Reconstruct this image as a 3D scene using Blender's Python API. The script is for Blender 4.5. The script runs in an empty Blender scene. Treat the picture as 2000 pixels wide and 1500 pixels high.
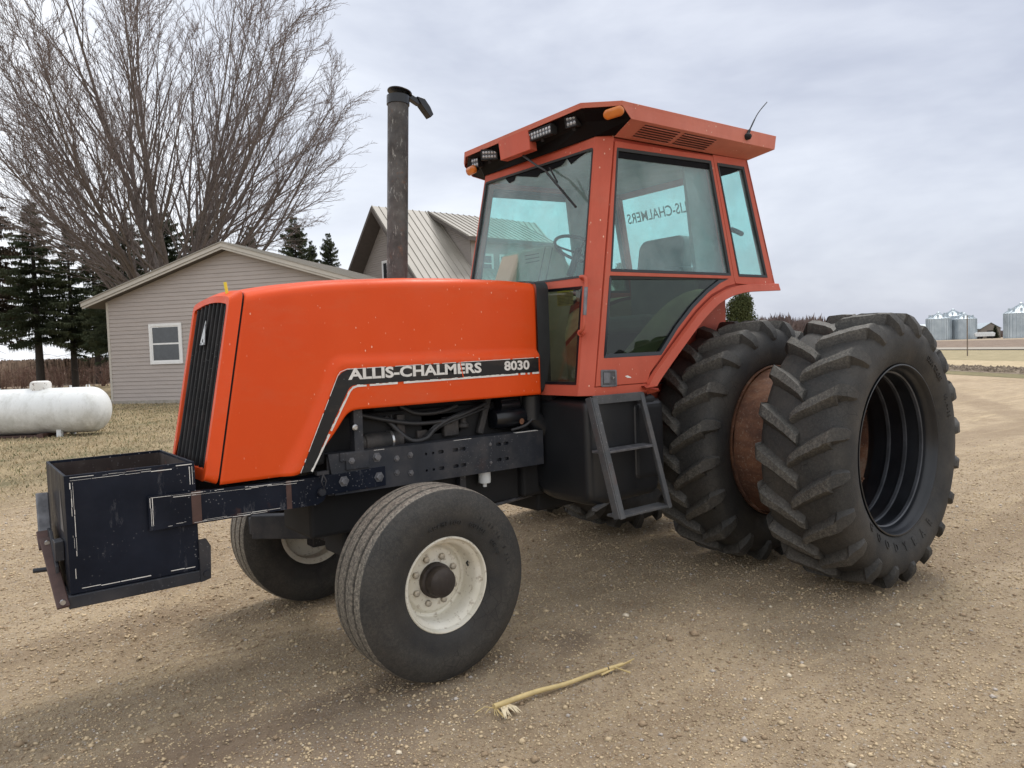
import bpy, bmesh, math, random
import numpy as np
from mathutils import Vector, Matrix
R_ = math.radians
rnd = random.Random(7)
S = bpy.context.scene
COL = S.collection

# ------------------------------------------------------------------ materials
class NT:
    def __init__(s, name):
        s.m = bpy.data.materials.new(name); s.m.use_nodes = True
        s.t = s.m.node_tree; s.n = s.t.nodes; s.l = s.t.links
        s.p = s.n['Principled BSDF']; s.out = s.n['Material Output']
        s.co = s.n.new('ShaderNodeTexCoord').outputs['Object']
    def link(s, a, b): s.l.new(a, b)
    def inp(s, sock, v):
        if hasattr(v, 'is_output') or isinstance(v, bpy.types.NodeSocket): s.l.new(v, sock)
        else: sock.default_value = v
    def mapping(s, sc=(1,1,1), rot=(0,0,0), src=None):
        k = s.n.new('ShaderNodeMapping'); k.inputs['Scale'].default_value = sc; k.inputs['Rotation'].default_value = rot
        s.link(src or s.co, k.inputs['Vector']); return k.outputs[0]
    def noise(s, scale, detail=4, rough=.55, vec=None, dist=0):
        k = s.n.new('ShaderNodeTexNoise'); k.inputs['Scale'].default_value = scale
        k.inputs['Detail'].default_value = detail; k.inputs['Roughness'].default_value = rough; k.inputs['Distortion'].default_value = dist
        s.link(vec or s.co, k.inputs['Vector']); return k.outputs['Fac']
    def voro(s, scale, vec=None, out='Distance', feat='F1'):
        k = s.n.new('ShaderNodeTexVoronoi'); k.feature = feat; k.inputs['Scale'].default_value = scale
        s.link(vec or s.co, k.inputs['Vector']); return k.outputs[out]
    def ramp(s, f, pts):
        k = s.n.new('ShaderNodeValToRGB'); e = k.color_ramp.elements
        while len(e) < len(pts): e.new(.5)
        for q, (p, c) in zip(e, pts):
            q.position = p; q.color = (c, c, c, 1) if not hasattr(c, '__len__') else (*c, 1)
        s.link(f, k.inputs[0]); return k.outputs[0]
    def step(s, f, a, b): return s.ramp(f, [(a, 0.), (b, 1.)])
    def mix(s, f, a, b, mode='MIX'):
        k = s.n.new('ShaderNodeMix'); k.data_type = 'RGBA'; k.blend_type = mode
        s.inp(k.inputs[0], f)
        for i, v in ((6, a), (7, b)):
            if isinstance(v, bpy.types.NodeSocket): s.link(v, k.inputs[i])
            else: k.inputs[i].default_value = (*v, 1)
        return k.outputs[2]
    def math(s, op, a, b=0., clamp=False):
        k = s.n.new('ShaderNodeMath'); k.operation = op; k.use_clamp = clamp
        s.inp(k.inputs[0], a); s.inp(k.inputs[1], b); return k.outputs[0]
    def sep(s, v=None):
        k = s.n.new('ShaderNodeSeparateXYZ'); s.link(v or s.co, k.inputs[0]); return k.outputs
    def bump(s, h, strength=.3, dist=.01):
        k = s.n.new('ShaderNodeBump'); k.inputs['Strength'].default_value = strength; k.inputs['Distance'].default_value = dist
        s.link(h, k.inputs['Height']); s.link(k.outputs[0], s.p.inputs['Normal']); return k
    def done(s, col=None, rough=None, metal=None, coat=None, spec=None):
        for nm, v in (('Base Color', col), ('Roughness', rough), ('Metallic', metal), ('Coat Weight', coat), ('Specular IOR Level', spec)):
            if v is None: continue
            if nm == 'Base Color' and not isinstance(v, bpy.types.NodeSocket): v = (*v, 1)
            s.inp(s.p.inputs[nm], v)
        return s.m

def plain(name, c, rough=.6, metal=0., var=.25, scale=6., bump=0., bscale=40., spec=None):
    t = NT(name)
    n = t.noise(scale, 5)
    a = tuple(x*(1-var) for x in c); b = tuple(min(1, x*(1+var)) for x in c)
    col = t.mix(t.step(n, .3, .7), a, b)
    if bump: t.bump(t.noise(bscale, 4), bump, .004)
    return t.done(col, rough, metal, spec=spec)

M = {}
def paint(name, c, c2, rough, chips=.0, chipcol=(.7,.55,.45), dirt=.25, coat=0.):
    t = NT(name)
    col = t.mix(t.step(t.noise(1.6, 5, .6), .3, .75), c, c2)
    st = t.noise(9, 6, .65, t.mapping((1, 1, .22)))
    col = t.mix(t.math('MULTIPLY', t.step(st, .5, .8), dirt), col, tuple(x*.62 for x in c))
    dz = t.step(t.noise(2.2, 7, .75, t.mapping((.6, 1, 1.6))), .52, .78)
    col = t.mix(t.math('MULTIPLY', dz, .16), col, (.42,.27,.17))
    sc = t.noise(11, 8, .85, t.mapping((.35, 1, 3.), (0, R_(18), 0)))
    col = t.mix(t.math('MULTIPLY', t.step(sc, .66, .70), .35), col, tuple(min(1, x*1.15+.10) for x in c2))
    z = t.noise(70, 3, .7)
    col = t.mix(t.math('MULTIPLY', t.step(z, .62, .78), .22), col, tuple(min(1, x*1.25+.03) for x in c2))
    if chips:
        v = t.voro(30, t.mapping((1, 1, .6))); g = t.step(t.noise(3.3, 3), .50, .66)
        ch = t.math('MULTIPLY', t.math('LESS_THAN', v, chips), g)
        col = t.mix(ch, col, chipcol)
    t.bump(t.noise(240, 2), .05, .001)
    r = t.ramp(t.noise(5, 4), [(.3, rough-.07), (.7, rough+.1)])
    return t.done(col, r, coat=coat, spec=.32)
M['orange'] = paint('hood_orange_paint', (.70,.064,.003), (.74,.078,.005), .45, .10, (.85,.5,.36), .08, .0)
M['faded'] = paint('faded_orange_paint', (.46,.086,.048), (.56,.120,.072), .58, .11, (.75,.55,.42), .3)
M['roofpaint'] = paint('faded_roof_paint', (.50,.140,.092), (.60,.205,.145), .62, .10, (.75,.6,.45), .3)
M['slot'] = plain('dark_louvre_gap', (.06,.018,.013), .9)
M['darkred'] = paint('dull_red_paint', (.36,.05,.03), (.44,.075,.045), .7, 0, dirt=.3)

def blackpaint(name, c, rough, scratch=.6, rustamt=.5, dust_or_veil=.3, spec=.5):
    t = NT(name)
    col = t.mix(t.step(t.noise(4, 5), .35, .7), c, tuple(x*1.7+.003 for x in c))
    s1 = t.noise(14, 7, .75, t.mapping((1, 1, .28)))
    col = t.mix(t.math('MULTIPLY', t.step(s1, .60, .70), scratch*.5), col, (.13,.13,.14))
    s2 = t.voro(60); g = t.step(t.noise(2.2, 3), .45, .65)
    col = t.mix(t.math('MULTIPLY', t.math('LESS_THAN', s2, .17), t.math('MULTIPLY', g, scratch)), col, (.3,.3,.31))
    r1 = t.noise(3.1, 6, .7)
    col = t.mix(t.math('MULTIPLY', t.step(r1, .60, .70), rustamt), col, (.10,.045,.03))
    d = t.noise(8, 4)
    col = t.mix(t.math('MULTIPLY', t.step(d, .45, .8), dust_or_veil), col, (.12,.10,.085))
    t.bump(t.noise(120, 3), .12, .001)
    return t.done(col, t.ramp(s1, [(.35, rough), (.7, rough+.25)]), spec=spec)
M['black'] = blackpaint('chassis_black_paint', (.010,.012,.018), .38, .5, .35, .25)
M['boxblack'] = blackpaint('box_black_paint', (.005,.0075,.015), .34, 1.3, .6, .03, .16)
M['boxin'] = blackpaint('box_inside_rust', (.03,.02,.017), .7, .3, 1., .5)
M['rail'] = blackpaint('rail_black_paint', (.015,.018,.025), .48, .35, .25, .35)
M['rimblack'] = plain('rim_black_paint', (.012,.014,.018), .35, var=.5, scale=4)
M['visorblack'] = plain('visor_black', (.0035,.0035,.0045), .55, spec=.12)
M['filmblack'] = plain('black_tint_film', (.004,.004,.005), .6, spec=.1)
M['grillem'] = blackpaint('grille_black', (.007,.007,.008), .5, .3, .35, .15, .2)
M['ridge'] = plain('rim_ridge_highlight', (.055,.06,.07), .4, var=.4, scale=9)  # lighter grey puts the highlight on the rim ridges into the colour
M['void'] = plain('greasy_black', (.010,.010,.011), .8)
M['engine'] = blackpaint('engine_grime', (.022,.021,.021), .6, .2, .4, .5)
M['hose'] = plain('hose_rubber', (.03,.03,.032), .5)
M['glossblack'] = plain('gloss_black', (.006,.007,.010), .28, var=.1)
M['seal'] = plain('window_seal_rubber', (.022,.024,.026), .6)
M['brownsteel'] = plain('brown_primer_steel', (.07,.035,.028), .55, var=.35, scale=14)
M['greysteel'] = plain('worn_grey_steel', (.16,.16,.17), .42, .5, .4, 20)
M['hub'] = blackpaint('greasy_hub', (.022,.016,.013), .6, .1, .5, .6)
M['boltm'] = plain('worn_bolt', (.40,.36,.29), .6, var=.6, scale=50)
M['step'] = blackpaint('ladder_paint', (.055,.058,.062), .55, .5, .5, .5)
M['white'] = plain('white_marking', (.72,.70,.66), .55, var=.12, scale=30)
M['interior'] = plain('cab_headliner', (.26,.27,.275), .85)
M['beige'] = plain('console_beige_plastic', (.40,.38,.30), .7, var=.08)
M['seat'] = plain('seat_vinyl', (.22,.23,.235), .65)
M['silver'] = plain('bright_metal', (.5,.5,.5), .3, .9)
M['plastic'] = None
t = NT('tank_black_plastic')
c = t.mix(t.step(t.noise(3, 4), .3, .75), (.009,.010,.012), (.017,.018,.020))
c = t.mix(t.math('MULTIPLY', t.step(t.noise(1.9, 3), .6, .75), .5), c, (.035,.024,.020))
t.bump(t.noise(300, 2), .12, .001); M['plastic'] = t.done(c, .42)

def rubber(name, tread):
    t = NT(name)
    c = t.mix(t.step(t.noise(5, 5, .65), .3, .72), (.012,.0125,.014), (.030,.030,.029))
    c = t.mix(t.math('MULTIPLY', t.step(t.noise(2.4, 4, .7), .42, .72), .6), c, (.066,.056,.045))
    # dust and scuffed grit on the worn running surface (large radius)
    at = t.n.new('ShaderNodeAttribute'); at.attribute_name = 'wear'; at.attribute_type = 'GEOMETRY'
    g = t.step(t.noise(75, 5, .85), .44, .60)
    w = t.math('MULTIPLY', at.outputs['Fac'], t.math('ADD', t.math('MULTIPLY', g, .75), .25))
    c = t.mix(w, c, tread)
    c = t.mix(t.math('MULTIPLY', t.step(t.noise(160, 3, .8), .6, .7), .35), c, (.12,.115,.105))
    v = t.voro(16, t.mapping((1,1,1)), 'Distance', 'DISTANCE_TO_EDGE')
    crack = t.math('MULTIPLY', t.math('LESS_THAN', v, .012), t.step(t.noise(2.6, 2), .52, .6))
    c = t.mix(t.math('MULTIPLY', crack, .7), c, (.006,.006,.006))
    t.bump(t.math('ADD', t.noise(130, 4, .7), t.math('MULTIPLY', t.noise(22, 4, .7), 1.5)), .4, .004)
    return t.done(c, t.ramp(t.noise(4, 3), [(.3,.55),(.7,.8)]), spec=.4)
M['rubber'] = rubber('worn_tyre_rubber', (.16,.15,.13))
M['rubber2'] = rubber('front_tyre_rubber', (.30,.27,.22))

t = NT('cream_wheel_paint')
c = t.mix(t.step(t.noise(6, 5), .3, .7), (.62,.58,.47), (.78,.75,.66))
c = t.mix(t.math('MULTIPLY', t.step(t.noise(38, 5, .7), .56, .66), .55), c, (.22,.15,.09))
c = t.mix(t.math('MULTIPLY', t.step(t.noise(3, 5, .7), .55, .75), .4), c, (.38,.32,.24))
t.bump(t.noise(80, 4), .2, .002); M['cream'] = t.done(c, .6)
t = NT('rusted_steel')
c = t.ramp(t.noise(3.5, 8, .72, t.mapping((1, .5, 1))), [(.28,(.035,.020,.016)), (.44,(.105,.045,.026)), (.56,(.19,.085,.045)), (.70,(.27,.22,.17))])
c = t.mix(t.math('MULTIPLY', t.step(t.noise(60, 5, .8), .55, .68), .5), c, (.36,.30,.23))
t.bump(t.noise(70, 5, .7), .4, .003); M['rust'] = t.done(c, .75)
t = NT('exhaust_steel')
ex = t.mapping((1, 1, .35))
c = t.mix(t.step(t.noise(7, 6, .7), .35, .7), (.05,.045,.042), (.13,.12,.11))
c = t.mix(t.math('MULTIPLY', t.step(t.noise(55, 6, .8, ex), .56, .63), t.math('MULTIPLY', t.step(t.noise(5, 3), .38, .6), .75)), c, (.38,.37,.34))
c = t.mix(t.math('MULTIPLY', t.step(t.noise(15, 6, .7), .60, .66), .5), c, (.16,.08,.045))
t.bump(t.noise(60, 5), .3, .002); M['exhaust'] = t.done(c, t.ramp(t.noise(12,3),[(.3,.35),(.7,.7)]), .45)

def glass(name, tint, dust_or_veil, dcol=(.5,.55,.56)):
    t = NT(name); n = t.n
    n.remove(t.p)
    tr = n.new('ShaderNodeBsdfTransparent'); tr.inputs[0].default_value = (*tint, 1)
    gl = n.new('ShaderNodeBsdfGlossy'); gl.inputs['Roughness'].default_value = .02; gl.inputs[0].default_value = (.95,.97,1,1)
    df = n.new('ShaderNodeBsdfDiffuse'); df.inputs[0].default_value = (*dcol, 1)
    lwt = n.new('ShaderNodeLayerWeight'); lwt.inputs[0].default_value = .5
    frs = t.math('ADD', t.math('MULTIPLY', t.math('POWER', lwt.outputs['Facing'], 5.), .9), .035)
    m1 = n.new('ShaderNodeMixShader'); m2 = n.new('ShaderNodeMixShader')
    d = t.math('MULTIPLY', t.step(t.noise(2.5, 5, .7), .25, .8), dust_or_veil)  # pale diffuse veil on the panes stands in for reflected sky
    t.link(d, m1.inputs[0]); t.link(tr.outputs[0], m1.inputs[1]); t.link(df.outputs[0], m1.inputs[2])
    t.link(frs, m2.inputs[0]); t.link(m1.outputs[0], m2.inputs[1]); t.link(gl.outputs[0], m2.inputs[2])
    t.link(m2.outputs[0], t.out.inputs[0]); return t.m
M['glass'] = glass('tinted_cab_glass', (.80,.965,.95), .24, (.62,.67,.68))
M['glassdark'] = glass('smoked_lower_glass', (.44,.50,.43), .0)
M['glassbrown'] = glass('bronze_lower_glass', (.80,.74,.64), .03)
M['glasspane'] = plain('house_window_glass', (.03,.035,.04), .06, var=.3, spec=.8)
M['amber'] = None
t = NT('amber_lens'); t.bump(t.voro(160), .3, .002)
M['amber'] = t.done(t.mix(t.step(t.noise(8), .3, .7), (.50,.12,.01), (.68,.22,.02)), .3, coat=.5)
t = NT('led_lens'); v = t.voro(42)
M['led'] = t.done(t.mix(t.step(v, .25, .5), (.62,.62,.62), (.06,.06,.065)), .18, .6)
M['decal'] = paint('stripe_black_film', (.010,.010,.011), (.016,.016,.017), .4, .05, (.5,.5,.48), .1)
M['gauge'] = plain('grey_window_lettering', (.20,.25,.25), .7)
M['yellow'] = plain('yellow_plastic', (.75,.66,.06), .45)
M['yellowlabel'] = plain('faded_warning_label', (.42,.33,.10), .6, var=.3, scale=60)

# buildings
def siding_mat(name, c):
    t = NT(name)
    k = t.mix(t.step(t.noise(1.2, 4, .6, t.mapping((1,1,6))), .3, .7), tuple(x*.93 for x in c), tuple(x*1.05 for x in c))
    k = t.mix(t.math('MULTIPLY', t.step(t.noise(.7, 4), .5, .8), .12), k, (.2,.17,.13))
    return t.done(k, .55)
M['siding'] = siding_mat('taupe_vinyl_siding', (.42,.37,.34))
M['siding2'] = siding_mat('house_vinyl_siding', (.33,.295,.27))
M['trim'] = plain('tan_metal_trim', (.50,.465,.41), .45, var=.06)
M['trimdark'] = plain('brown_soffit', (.10,.085,.075), .6, var=.1)
M['whitetrim'] = plain('white_window_trim', (.80,.80,.79), .45, var=.04)
t = NT('tan_metal_roof'); c = t.mix(t.step(t.noise(.8, 4), .3, .7), (.27,.25,.215), (.32,.295,.255)); M['roof'] = t.done(c, .55, .0)
M['concrete'] = plain('concrete_footing', (.33,.30,.26), .9)
t = NT('white_tank_paint')
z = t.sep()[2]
c = t.mix(t.step(t.noise(2, 5, .6), .3, .7), (.74,.76,.75), (.82,.83,.82))
low = t.math('MULTIPLY', t.step(z, -.1, .9) , 1.)
dd = t.math('MULTIPLY', t.step(t.noise(3.5, 7, .75, t.mapping((1,1,.6))), .46, .66), .55)
c = t.mix(dd, c, (.48,.48,.44))
c = t.mix(t.math('MULTIPLY', t.step(t.noise(22, 6, .8), .6, .68), .45), c, (.25,.25,.22))
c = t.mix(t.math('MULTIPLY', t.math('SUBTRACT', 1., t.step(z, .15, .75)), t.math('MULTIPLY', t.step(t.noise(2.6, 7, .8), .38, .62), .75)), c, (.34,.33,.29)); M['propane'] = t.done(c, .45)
t = NT('rust_spotted_white'); c = t.mix(t.step(t.noise(7, 6, .75), .55, .60), (.72,.70,.66), (.12,.055,.035)); M['dome'] = t.done(c, .5)
t = NT('galvanised_steel')
w = t.n.new('ShaderNodeTexWave'); w.inputs['Scale'].default_value = 5.; w.bands_direction = 'Z'; t.link(t.co, w.inputs[0])
c = t.mix(t.step(t.noise(.25, 4), .3, .7), (.42,.49,.54), (.62,.69,.73))
c = t.mix(.25, c, w.outputs[0], 'MULTIPLY'); M['galv'] = t.done(c, .38, .45)
M['galvroof'] = plain('galvanised_roof', (.44,.50,.54), .5, .3)
M['farbarn'] = plain('far_barn_siding', (.24,.21,.18), .8)
M['farwhite'] = plain('far_white_paint', (.7,.72,.72), .6)
M['wood'] = plain('weathered_post', (.20,.16,.13), .9)

# vegetation
def bark(name, a, b):
    t = NT(name); n = t.noise(6, 6, .7, t.mapping((3, 3, .6)))
    t.bump(n, .6, .02); return t.done(t.mix(t.step(n, .35, .65), a, b), .9)
M['bark'] = bark('grey_brown_bark', (.085,.066,.057), (.21,.175,.155))
M['twig'] = plain('reddish_twigs', (.19,.150,.138), .9)
M['brush'] = plain('brown_brush_twigs', (.085,.052,.040), .9)
M['sprucebark'] = bark('dark_spruce_bark', (.022,.018,.015), (.05,.04,.032))
def leafy(name, a, b, sc=1.2):
    t = NT(name); c = t.mix(t.step(t.noise(sc, 4), .3, .7), a, b)
    return t.done(c, .85, spec=.15)
M['spruce'] = leafy('spruce_needles', (.040,.056,.030), (.090,.100,.056), .7)
M['spruceb'] = leafy('browned_needles', (.045,.038,.024), (.080,.056,.036))
M['cedar'] = leafy('cedar_foliage', (.05,.065,.025), (.10,.11,.045))
M['hedge'] = plain('red_hedge_stems', (.24,.15,.12), .9)
M['woods'] = leafy('far_bare_woods', (.13,.095,.088), (.21,.165,.15), .05)
M['corn'] = leafy('dry_corn_stubble', (.38,.27,.21), (.54,.42,.33), .3)
M['straw'] = plain('dry_corn_stalk', (.56,.43,.20), .7, var=.15, scale=18)
M['strawpale'] = plain('pale_husk', (.66,.56,.38), .8, var=.12, scale=18)

# ground
def ground_mat():
    t = NT('gravel_yard_and_lawn')
    geo = t.n.new('ShaderNodeNewGeometry'); P = geo.outputs['Position']
    x, y, z = t.sep(P)
    big = t.noise(.42, 5, .6, P); med = t.noise(3.2, 6, .7, P); fine = t.noise(38, 6, .85, P); grain = t.noise(190, 3, .8, P)
    tracks = t.noise(3.4, 6, .65, t.mapping((.22, 1.5, 1), (0,0,R_(7)), P), 1.0)
    c = t.mix(t.step(med, .3, .7), (.385,.290,.190), (.585,.460,.318))
    c = t.mix(t.math('MULTIPLY', t.step(big, .44, .66), .55), c, (.31,.225,.140))
    c = t.mix(t.math('MULTIPLY', t.step(tracks, .50, .68), .55), c, (.67,.525,.335))
    c = t.mix(t.math('MULTIPLY', t.step(tracks, .50, .34), .0), c, (.1,.1,.1))
    c = t.mix(t.math('MULTIPLY', t.step(fine, .50, .36), .0), c, (.1,.1,.1))
    dk = t.ramp(fine, [(.33, 1.), (.48, 0.)])
    c = t.mix(t.math('MULTIPLY', dk, .66), c, (.195,.138,.082))  # soil variation, darkest in the bump lows, doubling as painted crevice shade
    lt = t.step(grain, .56, .70)
    c = t.mix(t.math('MULTIPLY', t.ramp(grain, [(.34, 1.), (.46, 0.)]), .5), c, (.20,.142,.086))
    c = t.mix(t.math('MULTIPLY', lt, .6), c, (.76,.65,.49))
    v = t.n.new('ShaderNodeTexVoronoi'); v.inputs['Scale'].default_value = 58; t.link(P, v.inputs['Vector'])
    vs = t.sep(v.outputs['Color'])[0]
    stone = t.math('MULTIPLY', t.math('GREATER_THAN', vs, .62), t.ramp(v.outputs['Distance'], [(.22, 1.), (.52, 0.)]))
    c = t.mix(t.math('MULTIPLY', stone, .6), c, t.mix(t.sep(v.outputs['Color'])[1], (.26,.20,.15), (.70,.62,.50)))
    for (px_, py_, dx_, dy_, w_) in ((3.19,-.9,.93,-.05,.34), (3.5,.75,.9,.02,.26), (0.,1.47,-1.,.08,.5), (0.,-1.5,-1.,.10,.6), (1.,-4.3,-.9,-.35,.5), (-4.,3.4,-.8,-.5,.45)):
        l_ = math.hypot(dx_, dy_); nx_, ny_ = -dy_/l_, dx_/l_
        dd_ = t.math('ABSOLUTE', t.math('ADD', t.math('ADD', t.math('MULTIPLY', t.math('SUBTRACT', x, px_), nx_), t.math('MULTIPLY', t.math('SUBTRACT', y, py_), ny_)), t.math('MULTIPLY', t.math('SUBTRACT', big, .5), .8)))
        al_ = t.math('ADD', t.math('MULTIPLY', t.math('SUBTRACT', x, px_), dx_), t.math('MULTIPLY', t.math('SUBTRACT', y, py_), dy_))
        mk = t.math('MULTIPLY', t.ramp(dd_, [(w_*.5, 1.), (w_, 0.)]), t.ramp(al_, [(0., 0.), (.3, 1.)]))
        c = t.mix(t.math('MULTIPLY', mk, .34), c, (.235,.168,.112))
    # damp darker soil patch near the dropped corn stalk
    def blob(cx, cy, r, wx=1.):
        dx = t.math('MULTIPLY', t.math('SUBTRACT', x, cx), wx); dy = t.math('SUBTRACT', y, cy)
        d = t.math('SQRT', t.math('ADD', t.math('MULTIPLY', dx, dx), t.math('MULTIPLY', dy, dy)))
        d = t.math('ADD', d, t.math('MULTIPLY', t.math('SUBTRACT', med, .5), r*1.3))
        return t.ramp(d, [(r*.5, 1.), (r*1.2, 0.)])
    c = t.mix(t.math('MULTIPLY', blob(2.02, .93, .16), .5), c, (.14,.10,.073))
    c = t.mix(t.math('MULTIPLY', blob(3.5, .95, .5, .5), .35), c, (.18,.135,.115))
    # lawn mask : y < -6 (wobbly), near the shed and the tank
    e = t.math('ADD', y, t.math('MULTIPLY', t.math('SUBTRACT', t.noise(.5, 5, .6, P), .5), 7.))
    lawn = t.ramp(t.math('MULTIPLY', t.math('ADD', t.math('MULTIPLY', e, -1.), t.math('MULTIPLY', x, .75)), .05), [(.40, 0.), (.56, 1.)])
    gn = t.noise(1.1, 6, .7, P); gf = t.noise(24, 5, .8, t.mapping((1,.5,1), (0,0,.4), P))
    g = t.mix(t.step(gn, .36, .64), (.26,.20,.12), (.42,.33,.20))
    g = t.mix(t.math('MULTIPLY', t.step(t.noise(.8, 5, .65, P), .5, .66), .6), g, (.10,.11,.05))
    g = t.mix(t.math('MULTIPLY', t.ramp(gf, [(.36,1.),(.5,0.)]), .6), g, (.10,.075,.05))
    g = t.mix(t.math('MULTIPLY', t.step(gf, .58, .72), .45), g, (.50,.42,.27))
    c = t.mix(lawn, c, g)
    # field beyond the spruces
    far = t.ramp(t.math('MULTIPLY', t.math('ADD', y, t.math('MULTIPLY', x, -.1)), -.01), [(.60, 0.), (.64, 1.)])
    c = t.mix(far, c, t.mix(t.step(t.noise(.6, 5, .7, P), .35, .65), (.27,.20,.15), (.38,.30,.22)))
    h = t.math('ADD', t.math('MULTIPLY', fine, 1.3), t.math('ADD', t.math('MULTIPLY', grain, .5), t.math('MULTIPLY', stone, .35)))
    h = t.math('ADD', h, t.math('MULTIPLY', tracks, 1.2))
    t.bump(h, .85, .018)
    return t.done(c, .95, spec=.2)
M['ground'] = ground_mat()
def field(name, a, b, sc, stretch=(1,1,1), bump=.6):
    t = NT(name); geo = t.n.new('ShaderNodeNewGeometry'); P = geo.outputs['Position']
    v = t.mapping(stretch, (0,0,R_(-50)), P); n = t.noise(sc, 7, .8, v)
    t.bump(n, bump, .1); return t.done(t.mix(t.step(n, .38, .62), a, b), .95, spec=.1)
M['plowed'] = field('plowed_soil', (.075,.055,.045), (.38,.31,.23), 2.2)
M['plowed2'] = field('far_plowed_soil', (.16,.12,.095), (.31,.24,.185), .5)
M['verge'] = field('tan_verge_grass', (.27,.23,.14), (.42,.35,.22), 1.)
M['greenverge'] = field('greening_verge', (.15,.145,.08), (.29,.24,.14), 2.)
M['strawverge'] = field('straw_verge', (.40,.32,.20), (.58,.47,.31), 1.5)
M['road'] = field('gravel_road', (.32,.285,.24), (.42,.38,.32), .8)
M['farland'] = field('far_fields', (.30,.235,.175), (.44,.36,.26), .05)

# ------------------------------------------------------------------ mesh helpers
def tag(o, label=None, cat=None, group=None, kind=None):
    for k, v in (('label', label), ('category', cat), ('group', group), ('kind', kind)):
        if v: o[k] = v
    return o
class MB:
    def __init__(s): s.v = []; s.f = []; s.w = None
    def add(s, vs, fs):
        b = len(s.v); s.v += [tuple(p) for p in vs]; s.f += [tuple(i+b for i in f) for f in fs]; return s
    def box(s, x0, x1, y0, y1, z0, z1):
        return s.add([(x,y,z) for x in (x0,x1) for y in (y0,y1) for z in (z0,z1)],
            [(0,1,3,2),(4,6,7,5),(0,4,5,1),(2,3,7,6),(0,2,6,4),(1,5,7,3)])
    def obox(s, p0, p1, w, h, up=(0,0,1)):      # bar from p0 to p1, width w (sideways) and height h (along up)
        p0, p1, up = Vector(p0), Vector(p1), Vector(up); d = (p1-p0).normalized()
        sd = d.cross(up).normalized(); u = sd.cross(d).normalized()
        return s.add([p+sd*a*w/2+u*b*h/2 for p in (p0,p1) for a, b in ((-1,-1),(1,-1),(1,1),(-1,1))],
            [(0,3,2,1),(4,5,6,7),(0,1,5,4),(1,2,6,5),(2,3,7,6),(3,0,4,7)])
    def tube(s, pts, r, n=10, caps=True):
        pts = [Vector(p) for p in pts]; rs = r if hasattr(r, '__len__') else [r]*len(pts)
        b = len(s.v); up = Vector((0,0,1))
        for i, p in enumerate(pts):
            d = (pts[min(i+1, len(pts)-1)]-pts[max(i-1, 0)]).normalized()
            if abs(d.dot(up)) > .95: up = Vector((1,0,0)) if abs(d.x) < .9 else Vector((0,1,0))
            a = d.cross(up).normalized(); c = a.cross(d).normalized(); up = c
            for k in range(n):
                t = 2*math.pi*k/n; s.v.append(tuple(p+(a*math.cos(t)+c*math.sin(t))*rs[i]))
        for i in range(len(pts)-1):
            for k in range(n):
                s.f.append((b+i*n+k, b+i*n+(k+1) % n, b+(i+1)*n+(k+1) % n, b+(i+1)*n+k))
        if caps:
            s.f.append(tuple(b+k for k in range(n))[::-1]); s.f.append(tuple(b+(len(pts)-1)*n+k for k in range(n)))
        return s
    def lathe(s, prof, c=(0,0,0), n=64, axis='y', close=False, a0=0, a1=2*math.pi):
        b = len(s.v); full = abs(a1-a0-2*math.pi) < 1e-6; m = n if full else n+1
        for (r, h) in prof:
            for k in range(m):
                t = a0+(a1-a0)*k/n; p = (r*math.cos(t), r*math.sin(t))
                if axis == 'y': q = (c[0]+p[0], c[1]+h, c[2]+p[1])
                elif axis == 'z': q = (c[0]+p[0], c[1]+p[1], c[2]+h)
                else: q = (c[0]+h, c[1]+p[0], c[2]+p[1])
                s.v.append(q)
        L = len(prof)
        for i in range(L if close else L-1):
            j = (i+1) % L
            for k in range(n if full else n):
                k2 = (k+1) % m
                s.f.append((b+i*m+k, b+i*m+k2, b+j*m+k2, b+j*m+k))
        return s
    def prism(s, poly, y0, y1, axis='y'):
        n = len(poly)
        def q(p, h): return {'y': (p[0], h, p[1]), 'x': (h, p[0], p[1]), 'z': (p[0], p[1], h)}[axis]
        return s.add([q(p, y0) for p in poly]+[q(p, y1) for p in poly],
            [tuple(range(n)), tuple(range(2*n-1, n-1, -1))]+[(i, i+n, (i+1) % n+n, (i+1) % n) for i in range(n)])
    def slab(s, pts, nrm, t):                    # flat polygon given as 3-D points, thickened by t along nrm
        nrm = Vector(nrm).normalized()*t; n = len(pts); a = [Vector(p) for p in pts]
        return s.add([p for p in a]+[p+nrm for p in a],
            [tuple(range(n)), tuple(range(2*n-1, n-1, -1))]+[(i, i+n, (i+1) % n+n, (i+1) % n) for i in range(n)])
    def ring(s, outer, inner, nrm, t):           # frame between two polygons of same count, thickened
        nrm = Vector(nrm).normalized()*t; n = len(outer)
        o = [Vector(p) for p in outer]; i_ = [Vector(p) for p in inner]
        vs = o+i_+[p+nrm for p in o]+[p+nrm for p in i_]; fs = []
        for k in range(n):
            j = (k+1) % n
            fs += [(k, n+k, n+j, j), (2*n+k, 2*n+j, 3*n+j, 3*n+k), (k, j, 2*n+j, 2*n+k), (n+k, 3*n+k, 3*n+j, n+j)]
        return s.add(vs, fs)
    def mirror(s):                                # add the other side of the tractor (y -> -y)
        n = len(s.v); s.f += [tuple(i+n for i in reversed(f)) for f in s.f]; s.v += [(x, -y, z) for x, y, z in s.v]; return s
    def flip(s):
        s.v = [(x, -y, z) for x, y, z in s.v]; s.f = [tuple(reversed(f)) for f in s.f]; return s
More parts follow.
